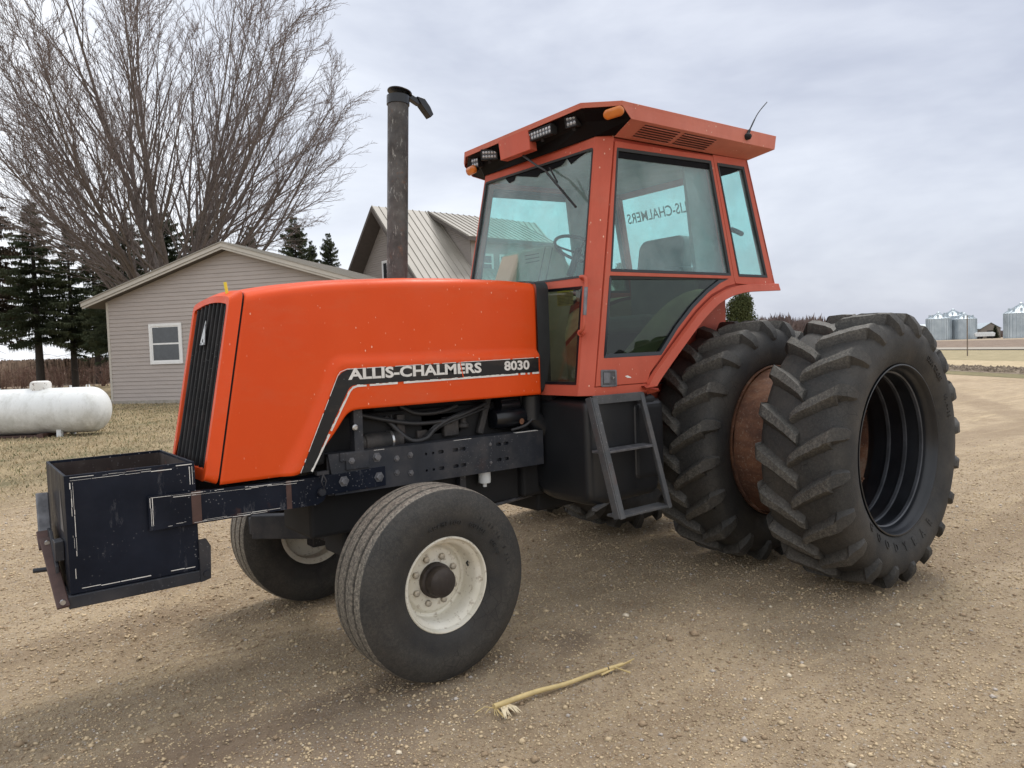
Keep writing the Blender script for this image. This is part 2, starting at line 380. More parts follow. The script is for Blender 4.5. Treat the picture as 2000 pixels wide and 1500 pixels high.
    def build(s, name, mat, parent=None, smooth=40, bevel=0, at=None, fix=True, seg=2):
        me = bpy.data.meshes.new(name)
        vs = s.v if at is None else [(x-at[0], y-at[1], z-at[2]) for x, y, z in s.v]
        me.from_pydata(vs, [], s.f)
        if fix:
            bm = bmesh.new(); bm.from_mesh(me); bmesh.ops.recalc_face_normals(bm, faces=bm.faces); bm.to_mesh(me); bm.free()
        me.materials.append(mat)
        if s.w is not None:
            at_ = me.attributes.new('wear', 'FLOAT', 'POINT'); at_.data.foreach_set('value', s.w)
        if smooth:
            me.shade_smooth(); me.set_sharp_from_angle(angle=R_(smooth))
        o = bpy.data.objects.new(name, me); COL.objects.link(o)
        if parent: o.parent = parent
        if bevel:
            b = o.modifiers.new('bevel', 'BEVEL'); b.width = bevel; b.segments = seg; b.limit_method = 'ANGLE'; b.angle_limit = R_(35)
            b.harden_normals = False
        return o
def thing(name, label, cat, loc=(0,0,0), group=None):
    o = bpy.data.objects.new(name, None); COL.objects.link(o); o.location = loc; o.empty_display_size = .2
    return tag(o, label, cat, group)
def copy_tree(o, parent=None):
    c = o.copy(); COL.objects.link(c); c.parent = parent
    for ch in [q for q in bpy.data.objects if q.parent == o]: copy_tree(ch, c)
    return c
def rpoly(pts, r, n=4):          # round the corners of a 2-D polygon ; r number or list
    out = []; L = len(pts); rs = r if hasattr(r, '__len__') else [r]*L
    for i in range(L):
        p = Vector(pts[i]); a = Vector(pts[i-1]); b = Vector(pts[(i+1) % L])
        if rs[i] <= 0: out.append(tuple(p)); continue
        da = (a-p); db = (b-p); d = min(rs[i], da.length*.49, db.length*.49)
        A = p+da.normalized()*d; B = p+db.normalized()*d
        for k in range(n+1):
            t = k/n; out.append(tuple(A*(1-t)**2+p*2*t*(1-t)+B*t*t))
    return out
def text_mesh(txt, size, bold=0., ext=.001):
    cu = bpy.data.curves.new('t', 'FONT'); cu.body = txt; cu.size = size; cu.offset = bold; cu.extrude = ext; cu.resolution_u = 3
    ob = bpy.data.objects.new('t', cu); COL.objects.link(ob)
    dg = bpy.context.evaluated_depsgraph_get(); me = ob.evaluated_get(dg).to_mesh()
    vs = [tuple(v.co) for v in me.vertices]; fs = [tuple(p.vertices) for p in me.polygons]
    ob.evaluated_get(dg).to_mesh_clear(); bpy.data.objects.remove(ob); bpy.data.curves.remove(cu)
    return vs, fs
def text_on(mb, txt, origin, ux, uz, width, height, bold=.0, ext=.0012):
    vs, fs = text_mesh(txt, 1., bold, 0.0)
    xs = [v[0] for v in vs]; ys = [v[1] for v in vs]; x0, x1, y0, y1 = min(xs), max(xs), min(ys), max(ys)
    ux, uz, o = Vector(ux), Vector(uz), Vector(origin); n = ux.cross(uz)
    mb.add([o+ux*((v[0]-x0)/(x1-x0)*width)+uz*((v[1]-y0)/(y1-y0)*height)+n*ext for v in vs], fs); return mb

# ------------------------------------------------------------------ camera, light, world
Cc = Vector((4.53606, 3.72430, 1.52110))
cR = Vector((-0.78720093, 0.61573743, -0.0343819)); cV = Vector((-0.05453944, -0.01397696, 0.99841379)); cF = Vector((-0.61428019, -0.78782743, -0.04458465))
cam = bpy.data.cameras.new('camera'); co = bpy.data.objects.new('camera', cam); COL.objects.link(co)
co.matrix_world = Matrix(((cR.x, cV.x, -cF.x, Cc.x), (cR.y, cV.y, -cF.y, Cc.y), (cR.z, cV.z, -cF.z, Cc.z), (0,0,0,1)))
cam.sensor_width = 36; cam.lens = 36*1432.13/2000; cam.clip_end = 6000; cam.clip_start = .05
S.camera = co
SUN_EL, SUN_AZ = 58., 200.   # azimuth measured from +x towards +y
d = Vector((math.cos(R_(SUN_AZ))*math.cos(R_(SUN_EL)), math.sin(R_(SUN_AZ))*math.cos(R_(SUN_EL)), math.sin(R_(SUN_EL))))
sl = bpy.data.lights.new('sun', 'SUN'); sl.energy = 1.5; sl.angle = R_(22); sl.color = (1, .96, .90)
so = bpy.data.objects.new('sun', sl); COL.objects.link(so); so.rotation_euler = d.to_track_quat('Z', 'Y').to_euler(); so.location = (0,0,40)
W = bpy.data.worlds.new('World'); S.world = W; W.use_nodes = True
nt = W.node_tree; N = nt.nodes; Lk = nt.links
bg = N['Background']; sky = N.new('ShaderNodeTexSky'); sky.sky_type = 'NISHITA'; sky.sun_disc = False
sky.sun_elevation = R_(SUN_EL); sky.sun_rotation = R_(90-SUN_AZ); sky.air_density = 1; sky.dust_density = 3
bg.inputs['Strength'].default_value = .10; Lk.new(sky.outputs[0], bg.inputs[0])
bg2 = N.new('ShaderNodeBackground'); mx = N.new('ShaderNodeMixShader'); mx.inputs[0].default_value = .9
tc = N.new('ShaderNodeTexCoord')
def wmap(sc, rot=(0,0,0), loc=(0,0,0)):
    k = N.new('ShaderNodeMapping'); k.inputs['Scale'].default_value = sc; k.inputs['Rotation'].default_value = rot; k.inputs['Location'].default_value = loc
    Lk.new(tc.outputs['Generated'], k.inputs[0]); return k.outputs[0]
def wnoise(v, s, d, r=.5):
    k = N.new('ShaderNodeTexNoise'); k.inputs['Scale'].default_value = s; k.inputs['Detail'].default_value = d; k.inputs['Roughness'].default_value = r
    k.inputs['Distortion'].default_value = .3
    Lk.new(v, k.inputs['Vector']); return k.outputs['Fac']
def wm(op, a, b):
    k = N.new('ShaderNodeMath'); k.operation = op
    for i, v in ((0,a),(1,b)):
        if isinstance(v, (int, float)): k.inputs[i].default_value = v
        else: Lk.new(v, k.inputs[i])
    return k.outputs[0]
n1 = wnoise(wmap((1,1,2.6), (0,0,.6), (3.1,1.4,0)), 1.5, 6, .55); n2 = wnoise(wmap((1,1,4.5), (0,0,1.9)), 3.5, 5, .6)
# a broad bank of thicker, bluer cloud towards the right of the yard (-x direction), brighter gap over the shed
dt = N.new('ShaderNodeVectorMath'); dt.operation = 'DOT_PRODUCT'; dt.inputs[1].default_value = (-.93, -.25, .22); Lk.new(tc.outputs['Generated'], dt.inputs[0])
bank = wm('MULTIPLY', wm('SUBTRACT', dt.outputs['Value'], .70), 1.35)
f = wm('ADD', wm('ADD', wm('MULTIPLY', wm('SUBTRACT', n1, .5), 1.7), wm('MULTIPLY', wm('SUBTRACT', n2, .5), .25)), wm('ADD', .42, bank))
rp = N.new('ShaderNodeValToRGB'); e = rp.color_ramp.elements
e[0].position = .12; e[0].color = (.78,.80,.835,1); e[1].position = .90; e[1].color = (.36,.39,.47,1)
q = e.new(.45); q.color = (.60,.63,.69,1)
Lk.new(f, rp.inputs[0]); Lk.new(rp.outputs[0], bg2.inputs[0]); bg2.inputs['Strength'].default_value = 1.0
Lk.new(bg.outputs[0], mx.inputs[1]); Lk.new(bg2.outputs[0], mx.inputs[2]); Lk.new(mx.outputs[0], N['World Output'].inputs[0])
S.view_settings.view_transform = 'Standard'; S.view_settings.look = 'None'; S.view_settings.exposure = 0.60; S.view_settings.gamma = 1
S.render.engine = 'CYCLES'
S.cycles.max_bounces = 8; S.cycles.transparent_max_bounces = 24

# ================================================================== THE TRACTOR  (x forward, y to its left, ground z=0)
T = thing('tractor', 'orange and black farm tractor with glazed cab and dual rear wheels on gravel', 'tractor')
def holed(mb, outer, holes, fn, off0, off1):
    """flat panel with openings; fn(u, v, off) -> 3-D point"""
    from mathutils.geometry import tessellate_polygon
    loops = [outer]+holes; flat = [p for l in loops for p in l]
    tris = tessellate_polygon([[Vector((p[0], p[1], 0)) for p in l] for l in loops])
    n = len(flat)
    vs = [fn(p[0], p[1], off0) for p in flat]+[fn(p[0], p[1], off1) for p in flat]
    fs = [tuple(t) for t in tris]+[tuple(i+n for i in reversed(t)) for t in tris]
    b = 0
    for l in loops:
        L = len(l)
        for i in range(L):
            j = (i+1) % L; fs.append((b+i, b+j, b+j+n, b+i+n))
        b += L
    return mb.add(vs, fs)
def inset(poly, d):
    n = len(poly); A = sum(poly[i][0]*poly[(i+1) % n][1]-poly[(i+1) % n][0]*poly[i][1] for i in range(n)); s = 1 if A > 0 else -1
    out = []
    for i in range(n):
        p, a, b = Vector(poly[i]), Vector(poly[i-1]), Vector(poly[(i+1) % n])
        d1 = (p-a).normalized(); d2 = (b-p).normalized(); n1 = Vector((-d1.y, d1.x))*s; n2 = Vector((-d2.y, d2.x))*s
        k = n1+n2; k = k/max(.3, k.length_squared)*2
        out.append(tuple(p+k*d))
    return out

# ---- hood
def lerp(a, b, t): return a+(b-a)*t
def interp(x, tab):
    for (x0, y0), (x1, y1) in zip(tab, tab[1:]):
        if x <= x1: return lerp(y0, y1, max(0, (x-x0)/(x1-x0)))
    return tab[-1][1]
TOP = [(1.70,1.928), (1.87,1.936), (2.23,1.936), (2.56,1.926), (2.85,1.910), (3.02,1.896), (3.22,1.871), (3.32,1.854), (3.42,1.833)]
BOT = [(1.70,1.258), (2.90,1.258), (2.93,1.254), (2.955,1.242), (2.975,1.222), (3.155,.978), (3.17,.969), (3.6,.969)]
CRE = [(2.905,1.528), (2.965,1.515), (3.02,1.48), (3.05,1.44), (3.215,.97)]
def smooth(t): t = max(0, min(1, t)); return t*t*(3-2*t)
def bulge(x, z):
    d1 = 1.53-z; d2 = (3.055-(z-1.43)*.36-x)*.94
    k = .05; h = max(0., min(1., .5+.5*(d2-d1)/k)); d = lerp(d2, d1, h)-k*h*(1-h)      # smooth minimum
    return .026*smooth(d/.042)
def hood_half():
    mb = MB(); NX, NZ = 150, 48; rows = []
    for i in range(NX+1):
        x0 = lerp(1.70, 3.418, i/NX); zt = interp(x0, TOP); zb = interp(x0, BOT); col = []
        for k in range(NZ+1):
            z = lerp(zb, zt-.05, k/NZ); col.append((x0, .34+bulge(x0, z), z))
        for a in (20, 45, 70, 90): col.append((x0, .29+.05*math.cos(R_(a)), zt-.05+.05*math.sin(R_(a))))
        for q in (.22, .14, .07, 0): col.append((x0, q, zt+.022*(1-(q/.3)**2)))
        out = []
        for (x, y, z) in col:
            w = smooth((x0-3.0)/.4); lean = max(-.02, (1.833-z))*.181*w
            out.append((x+lean, y, z))
        rows.append(out)
    m = len(rows[0])
    mb.add([p for r in rows for p in r], [(i*m+k, (i+1)*m+k, (i+1)*m+k+1, i*m+k+1) for i in range(NX) for k in range(m-1)])
    return mb
h = hood_half().mirror()
hood = h.build('hood', M['orange'], T, 45)
sm = hood.modifiers.new('thick', 'SOLIDIFY'); sm.thickness = .005; sm.offset = -1
# stripe film, white lines, lettering on both sides
YB = .3672
def side_sheet(poly, y0=YB, t=.0012):
    mb = MB().prism(poly, y0, y0+t); return mb.mirror()
stripe = rpoly([(1.712,1.477),(2.985,1.459),(3.208,.978),(3.160,.978),(2.935,1.380),(1.712,1.392)], [0,.06,0,0,.03,0])
side_sheet(stripe, YB, .0012).build('side_stripe', M['decal'], hood, 0)
lw = MB()
def wornline(pts, w, seed, gap=.12):
    r = random.Random(seed)
    for a, b in zip(pts, pts[1:]):
        a, b = Vector(a), Vector(b); L = (b-a).length; n = int(L/.018)+1; d = (b-a).normalized(); q = Vector((-d.y, d.x))
        for i in range(n):
            if r.random() < gap: continue
            s, e2 = a+d*(L*i/n), a+d*(L*(i+1)/n); w0 = w*r.uniform(.75, 1.1)
            y = YB+.0006+r.uniform(0, .0004)
            lw.add([(p.x, y+.0012, p.y) for p in (s-q*w/2, e2-q*w/2, e2+q*(w0-w/2), s+q*(w0-w/2))], [(0,1,2,3)])
wornline([(1.712,1.388),(2.90,1.375),(2.925,1.366),(2.94,1.35),(3.155,.978)], .011, 1, .04)
wornline([(1.712,1.479),(2.95,1.461),(2.985,1.449),(3.0,1.43),(3.21,.978)], .0035, 2, .15)
text_on(lw, 'ALLIS-CHALMERS', (2.945, YB+.001, 1.4065), (-1,0,0), (-.0,0,1), .812, .058, .034)
text_on(lw, '8030', (1.972, YB+.001, 1.410), (-1,0,0), (0,0,1), .188, .056, .034)
lw2 = MB(); lw2.v = list(lw.v); lw2.f = list(lw.f)
o = lw.build('lettering', M['white'], hood, 0)
l3 = MB(); wl = lw; keep = lw2
# far side gets its own reading direction
lw = MB(); wornline([(1.712,1.388),(2.90,1.375),(3.155,.978)], .011, 1, .04); lw.flip()
text_on(lw, 'ALLIS-CHALMERS', (2.13, -YB-.001, 1.4065), (1,0,0), (0,0,1), .812, .058, .034)
text_on(lw, '8030', (1.784, -YB-.001, 1.410), (1,0,0), (0,0,1), .188, .056, .034)
lw.build('lettering', M['white'], hood, 0)
cr = MB(); cr.add([(2.276,YB+.0026,1.482),(2.282,YB+.0026,1.482),(2.262,YB+.0026,1.386),(2.256,YB+.0026,1.386)], [(0,1,2,3)])
cr.build('cracked_paint', M['orange'], hood, 0)
# small catch behind the lower edge of the hood
mb = MB().box(3.07,3.13,.34,.372,.955,.972); mb.tube([(3.10,.375,.96),(3.112,.378,.925),(3.10,.378,.89),(3.088,.378,.925),(3.10,.375,.955)], .004, 6)
mb.lathe([(0,.014),(.018,.014),(.022,0)], (3.10,.345,.868), 8)
mb.build('hood_latch', M['black'], T, 40)

# ---- nose and grille
def xf(z): return 3.477+(1.809-z)*.186
def xs(z): return 3.421+(1.833-z)*.181
def outline(w, zb, zt, r, crown, n=9):
    pts = []
    p = rpoly([(w, zb), (w, zt), (0, zt), (0, zb)], [r, r, 0, 0], n)
    half = [q for q in p if q[0] > 1e-4]
    top = [(w*(1-k/8.)*.86, zt) for k in range(9)]
    half = [q for q in half]
    pts = half+[q for q in top if q[0] < w-r-.005]
    pts = [(y, z+crown*(1-(y/w)**2)*smooth((z-zt+.15)/.15)) for y, z in pts]
    left = [(-y, z) for y, z in reversed(pts) if y > 1e-4]
    return pts+left
def loft(mb, sects):
    m = len(sects[0]); mb.add([p for s in sects for p in s], [(i*m+k, i*m+(k+1) % m, (i+1)*m+(k+1) % m, (i+1)*m+k) for i in range(len(sects)-1) for k in range(m)])
def sect(o, fx, dx): return [(fx(z)+dx, y, z) for y, z in o]
nose = MB()
O0 = outline(.338, .969, 1.838, .045, .02); O1 = outline(.306, .985, 1.812, .035, .024); O2 = outline(.268, 1.035, 1.782, .02, .022)
loft(nose, [sect(O0, xs, .006), sect(O1, xf, -.006), sect([(y*.985, z-.001) for y, z in O1], xf, 0), sect([(y*1.01, z) for y, z in O2], xf, 0), sect(O2, xf, -.004), sect(O2, xf, -.07)])
ns = nose.build('nose_cowl', M['orange'], T, 40)
back = MB(); back.add([(xf(z)-.066, y, z) for y, z in O2], [tuple(range(len(O2)))]); back.build('grille_backing', M['void'], ns, 0)
for i in range(8):
    y = -.232+i*.0663; g = MB()
    pr = rpoly([(y-.019, -.052), (y+.019, -.052), (y+.012, -.006), (y-.012, -.006)], [0,0,.01,.01], 3)
    n = len(pr); zt = 1.782+.022*(1-(y/.268)**2)-.001; zb = 1.037
    g.add([(xf(zb)+q[1], q[0], zb) for q in pr]+[(xf(zt)+q[1], q[0], zt) for q in pr], [tuple(range(n)), tuple(range(2*n-1, n-1, -1))]+[(k, (k+1) % n, (k+1) % n+n, k+n) for k in range(n)])
    g.build('grille_bar', M['grillem'], ns, 45)
# letter-A badge on the grille
bd = MB()
def bp(u, v): z = 1.655+v; return (xf(z)+.002, -.018+u, z)
for poly in ([(-.040,-.052),(-.013,-.052),(.012,.060),(0,.066)], [(.040,-.052),(.013,-.052),(-.004,.040),(0,.066)], [(-.028,-.022),(.028,-.022),(.024,0),(-.024,0)], [(-.040,-.052),(.040,-.052),(.036,-.040),(-.036,-.040)]):
    bd.slab([bp(*p) for p in poly], (1,0,.18), .004)
bd.build('badge', M['silver'], ns, 0)
yt = MB().tube([(3.444,.16,1.838),(3.452,.162,1.893)], .0075, 8); yt.build('yellow_marker', M['yellow'], T, 40)
lin = MB(); lin.box(3.43,3.46,-.325,.325,.98,1.82); lin.box(1.72,3.40,-.30,-.295,1.27,1.85)
# dark inner liner visible in the seam
ls = MB(); O9 = outline(.330, .978, 1.828, .04, .018); loft(ls, [sect(O9, xs, -.05), sect(O9, xs, .007)]); ls.build('seam_liner', M['void'], T, 40)

# ---- front weight box
wb = MB(); X0, X1, YW, ZB, ZT = 3.668, 4.166, .308, .600, 1.083
wb.box(X0,X1,YW-.010,YW,ZB,ZT); wb.box(X0,X1,-YW,-YW+.010,ZB,ZT); wb.box(X0,X0+.010,-YW+.010,YW-.010,ZB,ZT); wb.box(X1-.010,X1,-YW+.010,YW-.010,ZB,ZT)
wb.box(X0+.01,X1-.01,-YW+.01,YW-.01,ZB+.002,ZB+.012)
box = wb.build('weight_box', M['boxblack'], T, 0, bevel=.002)
ib = MB(); e_ = .0115
ib.box(X0+.012,X1-.012,-YW+.0105,-YW+.0125,ZB+.02,ZT-.012); ib.box(X0+.0105,X0+.0125,-YW+.014,YW-.014,ZB+.02,ZT-.012); ib.box(X0+.012,X1-.012,YW-.0125,YW-.0105,ZB+.02,ZT-.012); ib.box(X0+.014,X1-.014,-YW+.014,YW-.014,ZB+.0125,ZB+.02)
ib.build('rusty_lining', M['boxin'], box, 0)
wl_ = MB(); r = random.Random(5)
def dash(a, b, w, y, gap=.22, step_=.03):
    a, b = Vector(a), Vector(b); L = (b-a).length; d = (b-a)/L; q = Vector((-d.y, d.x)); s = 0
    while s < L:
        e = min(L, s+r.uniform(.2, 3.4)*step_)
        if r.random() > gap:
            o_ = r.uniform(-.002, .002); ww = w*r.uniform(.25, 1.15)
            wl_.add([(p.x, y, p.y) for p in (a+d*s+q*o_, a+d*e+q*o_, a+d*e+q*(o_+ww), a+d*s+q*(o_+ww))], [(0,1,2,3)])
        s = e+r.uniform(0, .12)*step_
y1 = YW+.0015
for k in (0, .009):
    dash((X0+.012, ZT-.013-k), (X1-.02, ZT-.013-k), .0032, y1, .25)
    dash((X1-.022-k, ZT-.03), (X1-.022-k, ZT-.33), .0032, y1, .2)
    dash((X0+.012+k, ZT-.02), (X0+.012+k, ZT-.10), .0032, y1, .1)
dash((X1-.022, ZT-.38), (X1-.022, ZB+.03), .0032, y1, .6); dash((X1-.04, ZB+.018), (X0+.2, ZB+.018), .0035, y1, .2); dash((X0+.12, ZB+.018), (X0+.02, ZB+.018), .0035, y1, .5)
y2 = .3325
for k in (0, .008):
    dash((3.858, .953-k), (3.18, .936-k), .003, y2, .28); dash((3.858-k, .95), (3.858-k, .83), .0035, y2, .15); dash((3.85, .820+k*.8), (3.30, .815+k*.8), .003, y2, .3)
wl_.build('white_edge_marks', M['white'], box, 0)
# triangular slow-moving style mark on the front face
tm = MB(); tm.add([(X1+.0015, .16, 1.02), (X1+.0015, .13, .84), (X1+.0015, .22, .84)], [(0,1,2)]); tm.build('triangle_mark', M['greysteel'], box, 0)
fr = MB(); fr.box(X0-.02,X1+.01,YW-.05,YW+.012,.545,.598); fr.box(X0-.02,X1+.01,-YW-.012,-YW+.05,.545,.598); fr.box(X1-.05,X1+.01,-YW+.05,YW-.05,.548,.598)
fr.build('box_cradle', M['black'], box, 0, bevel=.004)
tb = MB(); tb.slab([(X0+.004,.325,.545),(X0-.040,.325,.555),(X0-.046,.325,.70),(X0-.028,.325,.735),(X0+.004,.325,.735)], (0,1,0), -.012); tb.lathe([(0,.008),(.014,.008),(.014,0)], (X0-.022,.325,.58), 10)
tb.build('cradle_tab', M['black'], box, 30)
lv = MB(); lv.obox((4.205,-.125,.965),(4.212,-.02,.775),.050,.012,(0,1,0)); lv.build('lever_top', M['greysteel'], box, 0, bevel=.006)
lv = MB(); lv.obox((4.214,-.04,.81),(4.214,.04,.745),.058,.012,(0,1,0)); lv.obox((4.216,.03,.79),(4.196,.335,.562),.046,.012,(0,1,0)); lv.build('hitch_lever', M['brownsteel'], box, 0, bevel=.004)
lv = MB(); lv.lathe([(0,.012),(.010,.012),(.011,0)], (4.214,.055,.775), 8); lv.lathe([(0,.012),(.010,.012),(.011,0)], (4.198,.333,.585), 8); lv.build('lever_bolt', M['silver'], box, 30)
lv = MB(); lv.slab([(4.19,-.17,.60),(4.19,.20,.55),(4.19,.20,.70),(4.19,.05,.82),(4.19,-.17,.82)], (1,0,0), .012)
lv.tube([(4.19,-.12,.62),(4.255,-.14,.62)], .011, 8); lv.box(4.168,4.20,.12,.2,.72,.80); lv.build('hitch_plate', M['black'], box, 30, bevel=.002)

# ---- chassis rails
def bolts(mb, pts, y, r0=.016, h=.013):
    for x, z in pts: mb.lathe([(0,h),(r0*.8,h),(r0,h*.75),(r0,.003),(r0*1.45,.003),(r0*1.45,0)], (x, y, z), 6)
rail = MB()
slots = []
for cx, n in ((2.49,0),(2.445,0)):
    for z in (.983,.893): slots.append([(cx+.008*math.cos(a), z+.008*math.sin(a)) for a in [k*math.pi/4 for k in range(8)]])
for cx in (2.395, 2.300, 2.250, 2.000, 1.945):
    for z in (.984, .894): slots.append(rpoly([(cx-.019,z-.010),(cx+.019,z-.010),(cx+.019,z+.010),(cx-.019,z+.010)], .009, 3))
holed(rail, [(1.66,.829),(3.02,.836),(3.05,1.044),(1.66,1.036)], slots, lambda u, v, o: (u, o, v), .315, .325)
rail.add([(1.66,.23,1.036),(1.66,.325,1.036),(3.05,.325,1.044),(3.05,.23,1.044)], [(0,1,2,3)])
rail.box(1.66,3.05,.302,.306,.835,1.03)
rail.mirror(); ch = rail.build('chassis_rail', M['rail'], T, 0)
arm = MB(); ap = [(3.868,.810),(3.254,.807),(3.115,.805),(3.085,.822),(3.07,.846),(2.742,.849),(2.742,.950),(3.026,.942),(3.187,.943),(3.868,.959)]
arm.prism(ap, .3255, .331); arm.box(3.70,3.0,.235,.3255,.935,.943)
arm.mirror(); arm.build('front_arm', M['boxblack'], T, 0, bevel=.0015)
rs = MB(); rs.box(3.655,3.695,.3312,.3322,.812,.955); rs.box(3.245,3.27,.3312,.3322,.808,.944); rs.build('rust_band', M['brownsteel'], T, 0)
bk = MB(); bk.box(2.855,2.905,.27,.327,1.04,1.26); bk.box(2.85,2.99,.325,.333,1.0,1.045); bk.box(2.83,2.96,.327,.335,.955,1.04)
bk.build('hood_bracket', M['rail'], T, 0, bevel=.003)
b_ = MB(); bolts(b_, [(2.67,.98),(2.672,.905),(2.588,.989),(2.588,.893)], .325, .012, .010); bolts(b_, [(2.785,1.0)], .325, .018, .015); bolts(b_, [(2.78,.898),(2.975,.902)], .331, .019, .015); bolts(b_, [(2.93,1.0)], .335, .012, .010); bolts(b_, [(2.06,.99),(2.06,.885)], .325, .007, .006); b_.mirror()
b_.build('rail_bolt', M['greysteel'], ch, 30)
b_ = MB(); b_.lathe([(0,.008),(.010,.008),(.016,.004),(.016,0)], (2.905,.338,1.165), 16); b_.box(2.895,2.915,.326,.339,1.155,1.175); b_.build('panel_fastener', M['silver'], T, 30)
wc = MB()
for x0, x1 in ((2.31,2.19),(1.87,1.70),(2.80,2.74)): wc.box(x1,x0,.300,.3262,1.0365,1.0385)
wc.build('chipped_edge', M['white'], ch, 0)

# ---- engine, driveline and underside
en = MB(); en.box(1.75,3.1,-.19,.19,.60,1.22); en.box(1.8,2.7,-.14,.14,1.2,1.75); en.box(2.0,2.9,-.13,.13,.45,.62)
en.box(2.15,2.45,.10,.19,1.05,1.20); en.box(3.05,3.40,-.30,.30,.99,1.75)
eng = en.build('engine_block', M['void'], T, 0, bevel=.02)
e2 = MB(); e2.box(2.20,2.30,.17,.22,1.05,1.16); e2.box(2.40,2.47,.17,.21,1.03,1.10); e2.lathe([(0,.0),(.035,.0),(.035,.02),(.02,.03),(.02,.07),(0,.07)], (2.16,.2,1.09), 16, 'z'); e2.lathe([(.0,-.02),(.025,-.02),(.025,.09),(0,.09)], (2.12,.16,1.10), 14, 'z')
e2.obox((2.06,.22,1.045),(1.98,.21,1.26),.04,.03,(0,1,0)); e2.box(2.55,2.6,.18,.22,1.04,1.2)
e2.build('injection_parts', M['engine'], eng, 40, bevel=.006)
st = MB(); st.lathe([(0,-.01),(.03,-.01),(.062,0),(.065,.02),(.065,.20),(.055,.23),(.03,.235),(0,.235)], (1.74,.23,1.125), 24, 'x'); st.box(1.80,1.92,.19,.26,1.18,1.235); st.lathe([(0,0),(.03,0),(.03,.14),(0,.14)], (1.79,.25,1.20), 16, 'x')
st.build('starter_motor', M['glossblack'], eng, 40)
lb = MB(); lb.lathe([(0,.0645),(.018,.0645)], (1.80,.235,1.10), 14); lb.build('maker_plate', M['rust'], eng, 0)
al = MB(); al.lathe([(0,-.02),(.045,-.02),(.05,0),(.05,.20),(.044,.205),(.044,.23),(.03,.24),(0,.24)], (2.60,.21,1.065), 24, 'x'); al.build('drive_tube', M['engine'], eng, 40)
al = MB(); al.lathe([(.046,.04),(.0535,.04),(.0535,.052),(.046,.052)], (2.60,.21,1.065), 24, 'x'); al.build('hose_clamp', M['silver'], eng, 40)
def bez(p, n=14):
    P = [Vector(q) for q in p]; out = []
    for i in range(len(P)-1):
        a, b = P[i], P[i+1]; ta = (P[min(i+1, len(P)-1)]-P[max(i-1, 0)])*.5; tb_ = (P[min(i+2, len(P)-1)]-P[i])*.5
        for k in range(n):
            t = k/n; t2, t3 = t*t, t*t*t
            out.append(a*(2*t3-3*t2+1)+ta*(t3-2*t2+t)+b*(-2*t3+3*t2)+tb_*(t3-t2))
    return out+[P[-1]]
for pts, rr in (([(2.85,.22,1.225),(2.68,.23,1.18),(2.50,.24,1.145),(2.30,.24,1.145),(2.15,.24,1.18),(2.0,.22,1.22)], .012),
                ([(2.66,.20,1.19),(2.60,.23,1.11),(2.53,.25,1.055),(2.44,.25,1.06),(2.37,.24,1.11),(2.25,.24,1.16),(2.05,.22,1.20)], .014),
                ([(2.48,.21,1.04),(2.43,.23,1.07),(2.36,.24,1.13),(2.2,.23,1.17),(2.0,.2,1.2)], .008),
                ([(2.44,.22,1.03),(2.40,.23,1.07),(2.32,.24,1.12),(2.16,.24,1.16),(1.98,.22,1.20)], .007),
                ([(2.55,.17,1.24),(2.48,.2,1.2),(2.38,.21,1.19),(2.28,.21,1.20),(2.2,.2,1.22)], .013),
                ([(1.72,.3,1.23),(1.70,.31,1.15),(1.76,.30,1.08),(1.86,.27,1.05)], .009),
                ([(2.62,.19,1.2),(2.61,.2,1.12),(2.57,.21,1.04)], .006), ([(2.58,.20,1.19),(2.56,.21,1.12),(2.57,.22,1.05)], .005)):
    MB().tube(bez(pts), rr, 8).build('engine_hose', M['hose'], eng, 60)
fl = MB(); fl.lathe([(0,-.02),(.012,-.02),(.012,0),(.034,.004),(.036,.02),(.036,.075),(0,.075)], (2.055,.25,.755), 20, 'z'); fl.build('fuel_filter', M['farwhite'], T, 40)
tr = MB(); tr.box(.35,1.75,-.23,.23,.62,1.18); tr.box(-.45,.40,-.24,.24,.55,1.25); tr.box(1.0,1.6,-.18,.18,.50,.64)
tr.lathe([(.0,-.72),(.12,-.72),(.12,.72),(0,.72)], (0,0,.8476), 24)
tr.build('transmission', M['void'], T, 0, bevel=.02)
ax = MB(); ax.obox((2.739,-.62,.49),(2.739,.62,.49),.11,.11); ax.box(2.62,2.86,-.16,.16,.50,.85)
ax.tube([(2.739,.60,.453),(2.739,.84,.453)], .05, 16); ax.tube([(2.739,-.60,.453),(2.739,-.84,.453)], .05, 16)
ax.box(2.69,2.79,.55,.65,.36,.60); ax.box(2.69,2.79,-.65,-.55,.36,.60)
fa = ax.build('front_axle', M['black'], T, 30, bevel=.006)
ax = MB(); ax.obox((3.125,-.60,.545),(2.62,.0,.565),.07,.140); ax.box(3.085,3.15,-.63,-.585,.50,.60)
ax.build('swept_axle_arm', M['rail'], fa, 0, bevel=.006)
ax = MB(); ax.tube([(3.0,-.45,.72),(2.55,-.1,.66)], .012, 8); ax.tube([(2.45,.45,.66),(2.15,.30,.62),(1.5,.1,.60)], .010, 8); ax.build('tie_rod', M['greysteel'], fa, 60)
ax = MB(); ax.box(2.18,2.22,.20,.24,.55,.84); ax.build('drop_pipe', M['black'], T, 0)

